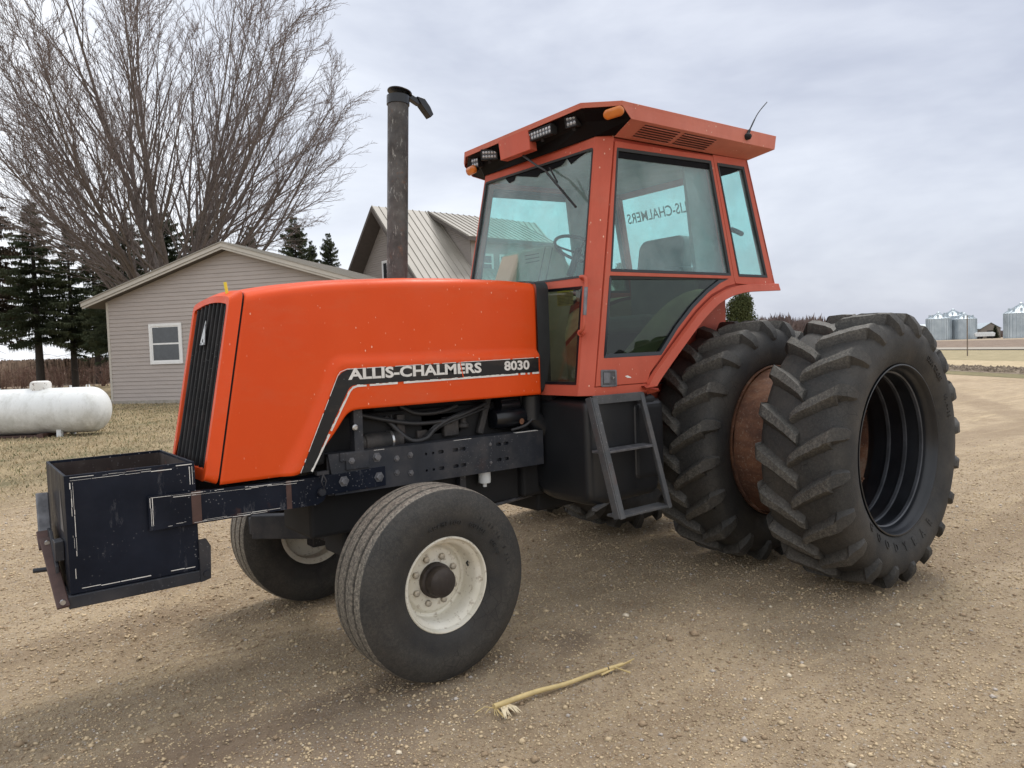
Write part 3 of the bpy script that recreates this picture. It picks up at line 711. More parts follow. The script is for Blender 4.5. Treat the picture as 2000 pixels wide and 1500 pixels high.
# ---- front wheels
def band_wear(mb, fn): mb.w = [fn(*v) for v in mb.v]
def front_wheel(sd):
    cx, cz, ym = 2.739, .453, .755
    half = [(.214,.118),(.226,.138),(.236,.145),(.262,.156),(.30,.164),(.34,.168),(.375,.166),(.405,.158),(.430,.145),(.446,.134),(.452,.131),(.4545,.127),(.460,.10),(.4615,.090),(.450,.086),(.450,.074),(.4625,.070),(.464,.045),(.4645,.010),(.453,.007)]
    half = [(.214+(r-.214)*.955, y*.95) for r, y in half]
    prof = [(r, ym+y) for r, y in half]+[(r, ym-y) for r, y in reversed(half)]
    t = MB().lathe(prof, (cx,0,cz), 128)
    t.w = []
    for x, y, z in t.v:
        r_ = math.hypot(x-cx, z-cz); t.w.append(.9 if r_ > .4425 else (.10 if r_ > .30 else .0))
    rim = MB().lathe([(.214,.870),(.2243,.872),(.2250,.882),(.220,.887),(.214,.886),(.209,.876),(.207,.864),(.200,.860),(.190,.852),(.184,.840),(.181,.80),(.180,.760),(.177,.752),(.165,.748),(.158,.752),(.150,.764),(.142,.768),(.068,.768),(.068,.755),(.140,.755),(.165,.74),(.186,.74),(.186,.66),(.20,.645),(.224,.635)], (cx,0,cz), 96)
    hub = MB().lathe([(0,.866),(.036,.866),(.058,.859),(.068,.848),(.071,.80),(.083,.796),(.083,.755)], (cx,0,cz), 32)
    line = MB().lathe([(.1795,.7615),(.1775,.7535),(.1755,.7515)], (cx,-.0,cz), 96)
    parts = [t, rim, hub, line]
    if sd < 0:
        for p in parts: p.flip()
    ro = rim.build('front_wheel', M['cream'], T, 35); to = t.build('tyre', M['rubber2'], ro, 35)
    hub.build('hub', M['hub'], ro, 35)
    bm_ = MB().lathe([(0,.020),(.010,.020),(.0155,.016),(.0155,.0)], (0,0,0), 6)
    first = None
    for k in range(8):
        a = R_(22+45*k)
        if first is None:
            first = bm_.build('wheel_bolt', M['boltm'], ro, 30); q = first
        else:
            q = first.copy(); COL.objects.link(q); q.parent = ro
        q.location = (cx+.112*math.cos(a), .768*sd, cz+.112*math.sin(a))
        if sd < 0: q.rotation_euler = (math.pi, 0, 0)
    if sd > 0:
        vv = MB().tube([(cx-.176,.80,cz+.06),(cx-.160,.81,cz+.055),(cx-.150,.835,cz+.05)], .005, 6); vv.build('valve', M['seal'], ro, 40)
        # moulded lettering round the sidewall
        arc_text('CHAMPION  GUIDE  GRIP', cx, cz, lambda r_: ym+.160, .292, .019, 112, 18, to, M['rubber2'])
        arc_text('11.00-16  8 PLY', cx, cz, lambda r_: ym+.160, .335, .017, 60, 5, to, M['rubber2'])
    return ro
def arc_text(txt, cx, cz, fy, rad, hgt, a0, a1, parent, mat, flipside=False, inward=False):
    """letters along an arc on the left-hand sidewall; angles in degrees as seen by a viewer at +y (x points left)"""
    mb = MB(); n = len(txt)
    for i, c_ in enumerate(txt):
        if c_ == ' ': continue
        a = R_(lerp(a0, a1, (i+.5)/n)); vs, fs = text_mesh(c_, 1., .01, 0.)
        xs_ = [v[0] for v in vs]; mxx = (max(xs_)+min(xs_))/2
        # viewer coordinates: u to the right, v up ; world x = -u
        rv = Vector((math.cos(a), math.sin(a))); tv = Vector((math.sin(a), -math.cos(a)))
        if inward: tv = -tv
        up = rv if not inward else -rv
        pts = []
        for v in vs:
            p = rv*rad+tv*((v[0]-mxx)*hgt*1.25)+up*((v[1]-.35)*hgt*1.4)
            pts.append((cx-p.x, fy(p.length)+.0022, cz+p.y))
        nn = len(pts); bot = [(p[0], p[1]-.004, p[2]) for p in pts]
        mb.add(pts, fs)
        # side walls from boundary edges
        cnt = {}
        for f in fs:
            for k in range(len(f)):
                e = (f[k], f[(k+1) % len(f)]); cnt[e] = 1
        wall = [e for e in cnt if (e[1], e[0]) not in cnt]
        idx = {}; vv = []; ff = []
        for e in wall:
            for q in e:
                if q not in idx: idx[q] = len(vv); vv += [pts[q], bot[q]]
            ff.append((idx[e[0]], idx[e[1]], idx[e[1]]+1, idx[e[0]]+1))
        mb.add(vv, ff)
    mb.build('raised_lettering', mat, parent, 0)
front_wheel(1); front_wheel(-1)

# ---- rear wheels
def rear_tyre(yc):
    R = .8357; cz = .8476
    casing = [(.512,.205),(.520,.222),(.530,.228),(.56,.246),(.60,.262),(.64,.268),(.68,.266),(.715,.256),(.742,.240),(.762,.218),(.773,.195),(.781,.15),(.786,.08),(.788,.0)]
    prof = [(r, yc+y) for r, y in casing]+[(r, yc-y) for r, y in reversed(casing[:-1])]
    t = MB().lathe(prof, (0,0,cz), 126); w = [.16 if math.hypot(x, z-cz) > .74 else .06 for x, y, z in t.v]
    NL = 20; rr = random.Random(int(yc*100))
    # stations: (lateral y, top radius, base radius, arc offset, half width at top, half width at base)
    def cas(y):
        y = abs(y); tab = sorted([(q[1], q[0]) for q in casing if q[0] > .70]); return interp(y, tab)
    for side in (1, -1):
        for i in range(NL):
            th0 = 2*math.pi*(i+(.5 if side < 0 else 0))/NL
            stn = []
            for k in range(11):
                u = k/10; y = lerp(-.026, .212, u)
                arc = .160*(u**.85)
                top = R-.004*u-(.012 if k == 0 else 0)+rr.uniform(-.0035,.002); hw = lerp(.020, .031, u)+rr.uniform(-.003,.003); stn.append((y, top, cas(y)-.006, arc, hw, hw+.034+.006*u))
            stn += [(.226,.822,.735,.172,.036,.074), (.244,.795,.705,.181,.037,.072), (.258,.765,.685,.187,.034,.062), (.2665,.735,.665,.191,.028,.050), (.269,.705,.655,.194,.018,.034)]
            b = len(t.v)
            for q, (y, rt, rb, arc, hw, hb) in enumerate(stn):
                for (rad, off, lat) in ((rb, -hb, y), (rt, -hw, y), (rt, hw, y), (rb, hb, y)):
                    l_ = lat
                    if q >= 13:      # on the sidewall the lug stands proud sideways
                        l_ = lat+(.008 if rad == rt else -.02)
                    if q >= 11 and rad == rb: l_ = lat-.028
                    a = th0+(arc+off)/R
                    t.v.append((rad*math.cos(a), yc+side*l_, cz+rad*math.sin(a)))
                    w.append((.8 if q < 11 else .25) if rad == rt else .12)
            for q in range(len(stn)-1):
                for e in range(3):
                    f = (b+q*4+e, b+q*4+e+1, b+(q+1)*4+e+1, b+(q+1)*4+e); t.f.append(f if side < 0 else f[::-1])
            t.f.append((b, b+1, b+2, b+3)); L = b+(len(stn)-1)*4; t.f.append((L, L+1, L+2, L+3))
    t.w = w
    return t
def rear_wheel(yc, outer, sd):
    cz = .8476; t = rear_tyre(yc)
    a = yc+.228      # outer flange plane
    if outer:
        p = [(.505,a-.03),(.512,a-.012),(.5175,a-.002),(.517,a+.004),(.510,a+.005),(.503,a-.004),(.499,a-.020),(.490,a-.034),(.482,a-.044),(.476,a-.060),(.474,a-.20),(.472,a-.38),(.480,a-.40),(.492,a-.42),(.515,a-.456),(.520,a-.45)]
        rim = MB().lathe(p, (0,0,cz), 128); mat = M['rimblack']
    else:
        p = [(.512,a-.02),(.5175,a-.004),(.517,a+.004),(.508,a+.006),(.502,a-.01),(.498,a-.03),(.488,a-.06),(.470,a-.09),(.462,a-.2),(.462,a-.30),(.10,a-.26),(.10,a-.30),(.47,a-.34),(.49,a-.42),(.515,a-.456)]
        rim = MB().lathe(p, (0,0,cz), 96); mat = M['rust']
    rdg = MB()
    if outer:
        for yy, rr_ in ((.085,.4755),(.185,.4742),(.290,.4730)): rdg.lathe([(rr_-.001, a-yy-.013), (rr_-.010, a-yy-.009), (rr_-.010, a-yy+.009), (rr_-.001, a-yy+.013)], (0,0,cz), 128)
    if sd < 0: t.flip(); rim.flip(); rdg.flip()
    ro = rim.build('rear_wheel', mat, T, 35)
    to = t.build('tyre', M['rubber'], ro, 38)
    if outer: rdg.build('rim_ridge', M['ridge'], ro, 35)
    if sd > 0 and outer:
        arc_text('GOODYEAR', 0, cz, lambda r_: yc+.003+interp(r_, [(.53,.228),(.56,.246),(.60,.262),(.64,.268),(.68,.266),(.72,.254)]), .578, .050, 216, 309, to, M['rubber'], inward=True)
        arc_text('DURA TORQUE', 0, cz, lambda r_: yc+.003+interp(r_, [(.53,.228),(.56,.246),(.60,.262),(.64,.268),(.68,.266),(.72,.254)]), .615, .030, 62, 40, to, M['rubber'])
        arc_text('18.4-38', 0, cz, lambda r_: yc+.003+interp(r_, [(.53,.228),(.56,.246),(.60,.262),(.64,.268),(.68,.266),(.72,.254)]), .615, .028, 30, 14, to, M['rubber'])
    return ro
for sd in (1, -1):
    ri = rear_wheel(.627, False, sd); ro_ = rear_wheel(1.465, True, sd)
    sp = MB().lathe([(.480,.858),(.496,.862),(.497,.98),(.493,1.06),(.497,1.14),(.496,1.255),(.482,1.258),(.470,1.2),(.470,.9)], (0,0,.8476), 96)
    if sd < 0: sp.flip()
    sp.build('dual_spacer_band', M['rust'], T, 35)
    for k in range(4):
        a = R_((152, 220, 300, 40)[k]); c_, s_ = math.cos(a), math.sin(a); mb = MB()
        P = lambda r_, y: (r_*c_, y*sd, .8476+r_*s_)
        mb.obox(P(.455,1.24), P(.36,1.23), .05, .012, (0,1,0)); mb.tube([P(.405,1.22), P(.405,1.31)], .009, 8); mb.obox(P(.46,1.27), P(.37,1.255), .035, .02, (0,1,0)); mb.tube([P(.405,1.0), P(.405,1.25)], .007, 6)
        mb.build('dual_clamp', M['greysteel'] if 0 else M['rust'], ro_, 40)

# ---- exhaust
def exx(z): return 2.403+(2.97-z)*.052
zz = [1.82,1.95,2.1,2.4,2.7,2.95]
ex = MB().tube([(exx(z),.03,z) for z in zz], [.059]*6, 40); exo = ex.build('exhaust_pipe', M['exhaust'], T, 40)
cp = MB().tube([(exx(z),.03,z) for z in (2.935,2.936,2.984,2.985)], [.056,.0645,.0645,.058], 40); cp.build('pipe_collar', M['glossblack'], exo, 40)
cp = MB(); c0 = Vector((2.392,.03,3.006)); u_ = Vector((-1,0,-.20)).normalized(); v_ = Vector((0,1,0)); n_ = u_.cross(v_)
n_ = n_ if n_.z > 0 else -n_
ring_ = [(c0+u_*.070*math.cos(a)+v_*.070*math.sin(a)) for a in [k*math.pi/20 for k in range(40)]]
cp.slab(ring_, n_, .008)
cp.obox(c0+u_*.05+n_*.004, c0+u_*.125+Vector((0,0,-.012)), .035, .03, n_)
cp.slab([(2.290,.055,3.00),(2.262,.055,2.955),(2.205,.055,2.895),(2.185,.055,2.915),(2.205,.055,2.955),(2.24,.055,2.995)], (0,-1,0), .05)
cp.build('rain_cap', M['glossblack'], exo, 30, bevel=.002)

# ================================================================== CAB
def sideY(z): return .72-.0533*(z-1.25)
def sp(u, v, o): return (u, sideY(v)+o, v)
def frontX(z): return 1.66-.188*(z-1.25)
def Wf(z): return .632-.0533*(z-1.25)
def fp(u, v, o): return (frontX(v)+o, u, v)
cabm = M['faded']
# front frame
ff = MB()
outer = [(-Wf(1.25)-.012,1.25),(Wf(1.25)+.012,1.25),(Wf(2.785)+.012,2.785),(-Wf(2.785)-.012,2.785)]
ws = [(-Wf(1.95)+.004,1.952),(Wf(1.95)-.004,1.940),(Wf(2.72)-.004,2.722),(-Wf(2.72)+.004,2.735)]
ws = rpoly(ws, .02, 3)
sw = [(.333,1.315),(.622,1.315),(.585,1.888),(.216,1.898)]
holed(ff, outer, [ws, rpoly(sw, .01, 2), rpoly([(-y, z) for y, z in reversed(sw)], .01, 2)], fp, -.045, 0)
cab = ff.build('cab', cabm, T, 0, bevel=.002)
def glazing(name, poly, fn, sealw, mat, parent, off=-.012, sealm=None, out=.003):
    i = inset(poly, sealw); r_ = MB()
    n = len(poly)
    vs = [fn(p[0], p[1], out) for p in poly]+[fn(p[0], p[1], out-.004) for p in i]+[fn(p[0], p[1], -.03) for p in poly]+[fn(p[0], p[1], -.03) for p in i]
    fs = []
    for k in range(n):
        j = (k+1) % n; fs += [(k, j, n+j, n+k), (2*n+k, 3*n+k, 3*n+j, 2*n+j), (n+k, n+j, 3*n+j, 3*n+k), (k, 2*n+k, 2*n+j, j)]
    r_.add(vs, fs)
    g = MB(); i2 = inset(poly, sealw-.003)
    n = len(i2); g.add([fn(p[0], p[1], off) for p in i2]+[fn(p[0], p[1], off-.005) for p in i2], [tuple(range(n)), tuple(range(2*n-1, n-1, -1))]+[(k, (k+1) % n, (k+1) % n+n, k+n) for k in range(n)])
    go = g.build(name, mat, parent, 0); r_.build('seal', sealm or M['seal'], parent, 0)
    return go
glazing('windshield', ws, fp, .013, M['glass'], cab)
glazing('lower_window', sw, fp, .016, M['glassbrown'], cab, sealm=M['glossblack'])
glazing('lower_window', [(-y, z) for y, z in reversed(sw)], fp, .016, M['glassdark'], cab, sealm=M['glossblack'])
# corner posts (angled faces)
def SX(z): return 1.604-.2026*(z-1.255)
for sd in (1, -1):
    po = MB(); Z = [1.25, 2.0, 2.785]; vs = []
    for z in Z:
        vs += [(frontX(z), sd*(Wf(z)+.012), z), (SX(z), sd*sideY(z), z), (SX(z)-.03, sd*(sideY(z)-.055), z), (frontX(z)-.045, sd*(Wf(z)-.01), z)]
    fs = [(0,1,2,3), (11,10,9,8)]
    for q in range(2):
        for k in range(4): fs.append((q*4+k, q*4+(k+1) % 4, q*4+4+(k+1) % 4, q*4+4+k))
    po.add(vs, fs); po.build('corner_post', cabm, cab, 0, bevel=.003)
# side frames: door, quarter panel
ARCH = [(1.18,1.274),(1.118,1.345),(.962,1.472),(.80,1.602),(.632,1.733),(.459,1.838),(.284,1.899),(.104,1.930),(-.281,1.948)]
door_o = [(1.150,1.302),(1.585,1.302),(1.460,1.90),(1.288,2.752),(.347,2.788),(.196,1.952),(.186,1.932),(.29,1.912),(.463,1.851),(.638,1.747),(.808,1.616),(.968,1.487),(1.118,1.362)]
ug = [(1.405,1.968),(1.279,2.714),(.371,2.755),(.231,1.986)]
lg = [(1.508,1.463),(1.414,1.944),(.262,1.964),(.36,1.932),(.50,1.862),(.66,1.762),(.83,1.63),(1.005,1.466)]
quarter_o = [(.178,1.934),(.190,1.955),(.341,2.792),(.345,2.80),(-.052,2.815),(-.285,1.985),(-.281,1.925)]
qg = [(.141,1.984),(.303,2.750),(-.004,2.762),(-.205,1.988)]
for sd in (1, -1):
    def fs_(u, v, o, sd=sd): p = sp(u, v, o); return (p[0], sd*p[1], p[2])
    dm = MB(); holed(dm, door_o, [rpoly(ug, .02, 3), rpoly(lg, [.015]*8, 2)], fs_, -.035, .0025)
    dr = dm.build('door', cabm, T, 0, bevel=.003)
    glazing('door_window', ug, fs_, .018, M['glass'], dr)
    glazing('door_lower_window', lg, fs_, .022, M['glassdark'], dr, sealm=M['glossblack'])
    qm = MB(); holed(qm, quarter_o, [rpoly(qg, .015, 2)], fs_, -.035, 0); qo = qm.build('quarter_panel', cabm, cab, 0, bevel=.003)
    glazing('quarter_window', qg, fs_, .018, M['glass'], qo)
    # jamb behind the gaps (dark) and skirt below the door
    jm = MB(); holed(jm, [(1.09,1.27),(1.60,1.27),(1.292,2.775),(.33,2.80),(-.06,2.81),(-.27,1.93),(.10,1.925),(.284,1.885),(.459,1.825),(.632,1.720),(.80,1.590),(.962,1.460)],
        [[(1.10,1.34),(1.545,1.34),(1.27,2.735),(.38,2.765),(.235,1.955),(.40,1.90),(.52,1.85),(.68,1.75),(.85,1.62),(.98,1.49)], [(.15,1.975),(.31,2.76),(-.01,2.77),(-.215,1.98)]], fs_, -.05, -.012)
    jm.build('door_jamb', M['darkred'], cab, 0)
    sk = MB(); holed(sk, [(1.075,1.250),(1.606,1.250),(1.596,1.298),(1.148,1.298)], [], fs_, -.05, .001); sk.build('sill', cabm, cab, 0, bevel=.003)
    # fender lip and arch plate
    lip = MB(); n = len(ARCH); A2 = ARCH; out_pts = []
    sm_ = []
    for i in range(len(A2)-1):
        for k in range(6): t = k/6; sm_.append((lerp(A2[i][0], A2[i+1][0], t), lerp(A2[i][1], A2[i+1][1], t)))
    sm_.append(A2[-1]); sm_.append((-.30,1.949)); sm_[0] = (1.155,1.252)
    # smooth
    for _ in range(3): sm_ = [sm_[0]]+[((a[0]+2*b[0]+c[0])/4, (a[1]+2*b[1]+c[1])/4) for a, b, c in zip(sm_, sm_[1:], sm_[2:])]+[sm_[-1]]
    low = []
    for i, p in enumerate(sm_):
        a = sm_[max(i-1, 0)]; b = sm_[min(i+1, len(sm_)-1)]; d_ = Vector((b[0]-a[0], b[1]-a[1])).normalized(); nn = Vector((-d_.y, d_.x))
        if nn.y > 0: nn = -nn
        low.append((p[0]+nn.x*.052, p[1]+nn.y*.052))
    low[0] = (1.085,1.252)
    m = len(sm_); vs = []
    for (a, b) in zip(sm_, low):
        y0 = sideY(a[1]); vs += [(a[0], sd*(y0+.0), a[1]), (a[0], sd*(y0+.028), a[1]-.004), (b[0], sd*(y0+.042), b[1]), (b[0]-.003, sd*(y0+.036), b[1]-.003), (a[0], sd*(y0+.0), a[1]-.02)]
    fs = [(i*5+k, i*5+(k+1) % 5, (i+1)*5+(k+1) % 5, (i+1)*5+k) for i in range(m-1) for k in range(5)]+[(0,1,2,3,4), tuple((m-1)*5+k for k in range(5))[::-1]]
    lip.add(vs, fs); fo = lip.build('fender', cabm, T, 30)
    pl = MB(); vs = []
    for (a, b) in zip(sm_, low):
        y0 = sideY(a[1])
        vs += [(b[0], sd*(y0+.034), b[1]+.004), (a[0]-.002, sd*.345, a[1]-.03), (a[0]-.002, sd*.345, a[1]-.025), (b[0], sd*(y0+.030), b[1]+.012)]
    fs = [(i*4+k, i*4+(k+1) % 4, (i+1)*4+(k+1) % 4, (i+1)*4+k) for i in range(m-1) for k in range(4)]+[(0,1,2,3), tuple((m-1)*4+k for k in range(4))[::-1]]
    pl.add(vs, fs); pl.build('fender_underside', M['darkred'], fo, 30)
    iw = MB(); poly = [(p[0], p[1]-.032) for p in sm_ if p[0] > -.17]+[(-.17,1.91),(-.17,1.30),(.75,1.0),(1.12,1.0)]
    iw.prism(poly, sd*.335, sd*.343); iw.build('inner_fender', M['faded'], fo, 0)
    il = MB(); vs = []
    for a in sm_:
        vs += [(a[0]+.006, sd*.345, a[1]+.004), (a[0]+.006, sd*(sideY(a[1])-.055), a[1]+.004)]
    il.add(vs, [(i*2, i*2+1, i*2+3, i*2+2) for i in range(m-1)]); il.prism([(p[0], p[1]-.02) for p in sm_ if p[0] > -.15]+[(-.15,1.3),(1.1,1.25)], sd*.331, sd*.333)
    il.build('wheelhouse_lining', plain('wheelhouse_trim', (.42,.37,.24), .8) if sd > 0 else bpy.data.materials['wheelhouse_trim'], cab, 30)
    # interior grab post (roll bar)
    rb = MB(); rb.add([(x, sd*y, z) for z, o_ in ((1.9,0),(2.79,.12)) for x, y in ((.12+o_,.565),(.475+o_,.565),(.475+o_,.60-.02*(z > 2)),(.12+o_,.60-.02*(z > 2)))], [(0,3,2,1),(4,5,6,7),(0,1,5,4),(1,2,6,5),(2,3,7,6),(3,0,4,7)])
    rb.build('roll_bar_post', M['interior'], cab, 0)
    if sd > 0:
        la = MB(); holed(la, rpoly([(1.548,1.298),(1.418,1.294),(1.413,1.392),(1.540,1.397)], .008, 2), [rpoly([(1.533,1.309),(1.430,1.305),(1.426,1.382),(1.526,1.386)], .005, 2)], fs_, .001, .008)
        lo_ = la.build('door_latch', M['greysteel'], dr, 0, bevel=.002)
        la = MB(); holed(la, [(1.533,1.309),(1.430,1.305),(1.426,1.382),(1.526,1.386)], [], fs_, .0028, .0035); la.build('latch_recess', M['step'], lo_, 0)
        la = MB(); holed(la, [(1.526,1.316),(1.472,1.314),(1.468,1.378),(1.520,1.381)], [], fs_, .0036, .0085); la.build('latch_paddle', M['greysteel'], lo_, 0, bevel=.002)
        c_ = fs_(1.448, 1.348, .004); la = MB().lathe([(0,.008),(.007,.008),(.009,0)], c_, 14); la.build('lock', M['silver'], lo_, 40)
        ch_ = MB(); pts = [(1.315+rnd.uniform(-.005,.005)+dx, 1.345+dz) for dx, dz in ((.03,.006),(.01,.010),(-.025,-.002),(-.02,-.007),(.01,-.004))]; holed(ch_, pts, [], fs_, .003, .0035); ch_.build('paint_chip', M['white'], dr, 0)
# rear wall with window
rw = MB(); fr_ = lambda u, v, o: (-.285+.282*(v-1.985)+o, u, v)
YR = lambda z: sideY(z)
holed(rw, [(-YR(1.93),1.93),(YR(1.93),1.93),(YR(2.815),2.815),(-YR(2.815),2.815)], [[(-.676,1.98),(.676,1.98),(.634,2.755),(-.634,2.755)]], fr_, 0, .02)
rwo = rw.build('rear_wall', cabm, cab, 0)
rgl = MB(); holed(rgl, [(-.665,1.98),(.665,1.98),(.622,2.755),(-.622,2.755)], [], fr_, .012, .017); rgo = rgl.build('rear_window', M['glass'], cab, 0)
tx = MB(); zt = 2.555; text_on(tx, 'ALLIS-CHALMERS', fr_(.175, zt, .009), (0,-1,0), (.282,0,1), .740, .082, .012, 0.); tx.build('window_lettering', M['gauge'], rgo, 0)
# floor, headliner
fl = MB(); fl.add([(1.62,-.60,1.27),(1.62,.60,1.27),(-.42,.33,1.27),(-.42,-.33,1.27)], [(0,1,2,3)]); fl.box(-.3,1.6,-.34,.34,1.24,1.268); fl.build('cab_floor', M['void'], cab, 0)
hl = MB(); hl.add([(frontX(2.76)-.04,-.54,2.750),(frontX(2.76)-.04,.54,2.750),(1.28,.60,2.752),(-.05,.60,2.80),(-.05,-.60,2.80),(1.28,-.60,2.752)], [(0,1,2,3,4,5)]); hl.build('headliner', M['interior'], cab, 0)
tv = [(-.545,2.733),(-.326,2.731),(-.315,2.707),(-.274,2.674),(-.219,2.68),(-.207,2.709),(.03,2.652),(.058,2.67),(.149,2.67),(.257,2.676),(.283,2.69),(.306,2.722),(.353,2.664),(.388,2.679),(.480,2.716),(.53,2.716)]
tv[0] = (-.535,2.722); tv[1] = (-.326,2.720); tv[11] = (.306,2.712); tv[14] = (.489,2.712); tv[15] = (.53,2.714)
sv = MB(); holed(sv, tv+[(.53,2.7155),(-.535,2.7235)], [], fp, -.0115, -.0105); sv.build('torn_tint_film', M['filmblack'], cab, 0)
for sd in (1, -1):
    def fs2(u, v, o, sd=sd): p = sp(u, v, o); return (p[0], sd*p[1], p[2])
    dv = MB(); holed(dv, [(1.268,2.655),(1.262,2.698),(.385,2.736),(.375,2.697)], [], fs2, -.0115, -.0105); dv.build('tint_band', M['filmblack'], T, 0)
    dv = MB(); holed(dv, [(.275,2.66),(.287,2.733),(.015,2.744),(.13,2.70)], [], fs2, -.0115, -.0105); dv.build('tint_corner', M['filmblack'], cab, 0)
# seat
se = MB(); P_ = rpoly([(-.225,2.02),(.225,2.02),(.225,2.30),(.18,2.345),(-.18,2.345),(-.225,2.30)], .05, 4)
se.add([(.20-.18*(z-2.0), y, z) for y, z in P_]+[(.08-.18*(z-2.0), y, z) for y, z in P_], [tuple(range(len(P_))), tuple(range(2*len(P_)-1, len(P_)-1, -1))]+[(k, (k+1) % len(P_), (k+1) % len(P_)+len(P_), k+len(P_)) for k in range(len(P_))])
se.box(.06,.22,-.26,.26,1.72,2.10); so_ = se.build('seat', M['seat'], T, 40, bevel=.03, seg=3)
se = MB().box(.15,.62,-.26,.26,1.62,1.75); se.build('seat_cushion', M['seat'], so_, 0, bevel=.04, seg=3)
se = MB().box(.2,.55,-.2,.2,1.27,1.62); se.build('seat_base', M['void'], so_, 0)
# console and steering wheel
cs = MB(); cs.prism([(1.46,1.30),(1.56,1.97),(1.475,2.165),(1.44,2.19),(1.125,2.25),(1.09,2.235),(1.0,2.04),(.98,1.94),(1.08,1.62),(1.05,1.30)], -.27, -.08, 'y')
cs_o = cs.build('console', M['beige'], T, 30, bevel=.015)
cs = MB()
for k in range(3): cs.prism([(1.42,2.155-k*.024),(1.30,2.178-k*.024),(1.30,2.172-k*.024),(1.42,2.149-k*.024)], -.080, -.0785)
for x in (1.245, 1.18): cs.prism([(x,2.22),(x-.005,2.22),(x+.07,1.98),(x+.075,1.98)], -.080, -.0785)
cs.build('console_vents', M['void'], cs_o, 0)
c0 = Vector((1.10,.10,2.19)); ax_ = Vector((-.45,0,.9)).normalized(); a_ = ax_.cross(Vector((0,1,0))).normalized(); b2_ = Vector((0,1,0))
swm = MB(); ringp = [c0+(a_*math.cos(t)+b2_*math.sin(t))*.17 for t in [k*2*math.pi/40 for k in range(41)]]; swm.tube(ringp, .011, 8, False)
for t in (0, 2.1, 4.2): swm.tube([c0-ax_*.03, c0+(a_*math.cos(t)+b2_*math.sin(t))*.17], .008, 6)
swm.tube([c0, c0-ax_*.2], .025, 10); swm.build('steering_wheel', M['seal'], T, 50)
lb_ = MB(); lb_.add([(1.15,-.0785,1.82),(1.00,-.0785,1.83),(1.00,-.0785,1.95),(1.15,-.0785,1.935)], [(0,1,2,3)]); lb_.build('warning_label', M['yellowlabel'], cs_o, 0)
lb_ = MB(); lb_.add([(1.15,-.0780,1.915),(1.0,-.0780,1.93),(1.0,-.0780,1.95),(1.15,-.0780,1.935)], [(0,1,2,3)]); lb_.build('label_header', M['yellow'], cs_o, 0)
ll = MB()
for k in range(8): ll.add([(1.145,-.0777,1.832+k*.0098),(1.005,-.0777,1.842+k*.0098),(1.005,-.0777,1.845+k*.0098),(1.145,-.0777,1.835+k*.0098)], [(0,1,2,3)])
ll.build('label_print', M['void'], cs_o, 0)
hd_ = MB().tube(bez([(-.02,.60,2.30),(.05,.61,2.31),(.11,.61,2.32)], 4), .018, 8); hd_.build('quarter_catch', M['seal'], cab, 40)
# rounded rectangles helper for lamps
# ---- roof
def rz(x): return 2.925+(1.39-x)*.0226
top = [(1.523,.596),(1.390,.80),(-.16,.80),(-.175,-.80),(1.390,-.80),(1.523,-.596)]
top[3] = (-.16,-.80)
tz = {0:2.946,1:2.925,2:2.958,3:2.958,4:2.925,5:2.940}
rf = MB(); vs = []
TOPV = [(x, y, tz[i]) for i, (x, y) in enumerate(top)]
cen = [(1.2,.45,2.985),(0.1,.45,3.0),(.1,-.45,3.0),(1.2,-.45,2.985)]
rf.add(TOPV+cen, [(0,1,6),(1,2,7,6),(2,3,8,7),(3,4,9,8),(4,5,9),(5,0,6,9),(6,7,8,9)])
BF = [(1.517,.596,2.916),(1.386,.797,2.898),(1.319,.80,2.834),(-.138,.80,2.863),(-.138,-.80,2.863),(1.319,-.80,2.834),(1.386,-.797,2.898),(1.517,-.596,2.906)]
WT = [(1.30,.645,2.772),(-.06,.638,2.815),(-.06,-.638,2.815),(1.30,-.645,2.772)]
rf.add(TOPV+BF+WT+[(frontX(2.785),.565,2.785),(frontX(2.785),-.565,2.785)], [
    (0,6,7,1),(0,5,13,6),(5,4,12,13),          # front band
    (1,7,8,9,2),(4,10,11,12),(4,3,10),(2,9,10,3),
    (9,8,14,15),(10,16,17,11),(9,15,16,10)])
roof = rf.build('roof', M['roofpaint'], T, 0, fix=True)
s2 = roof.modifiers.new('thick', 'SOLIDIFY'); s2.thickness = .004; s2.offset = -1
bb = roof.modifiers.new('bevel', 'BEVEL'); bb.width = .003; bb.segments = 1; bb.limit_method = 'ANGLE'
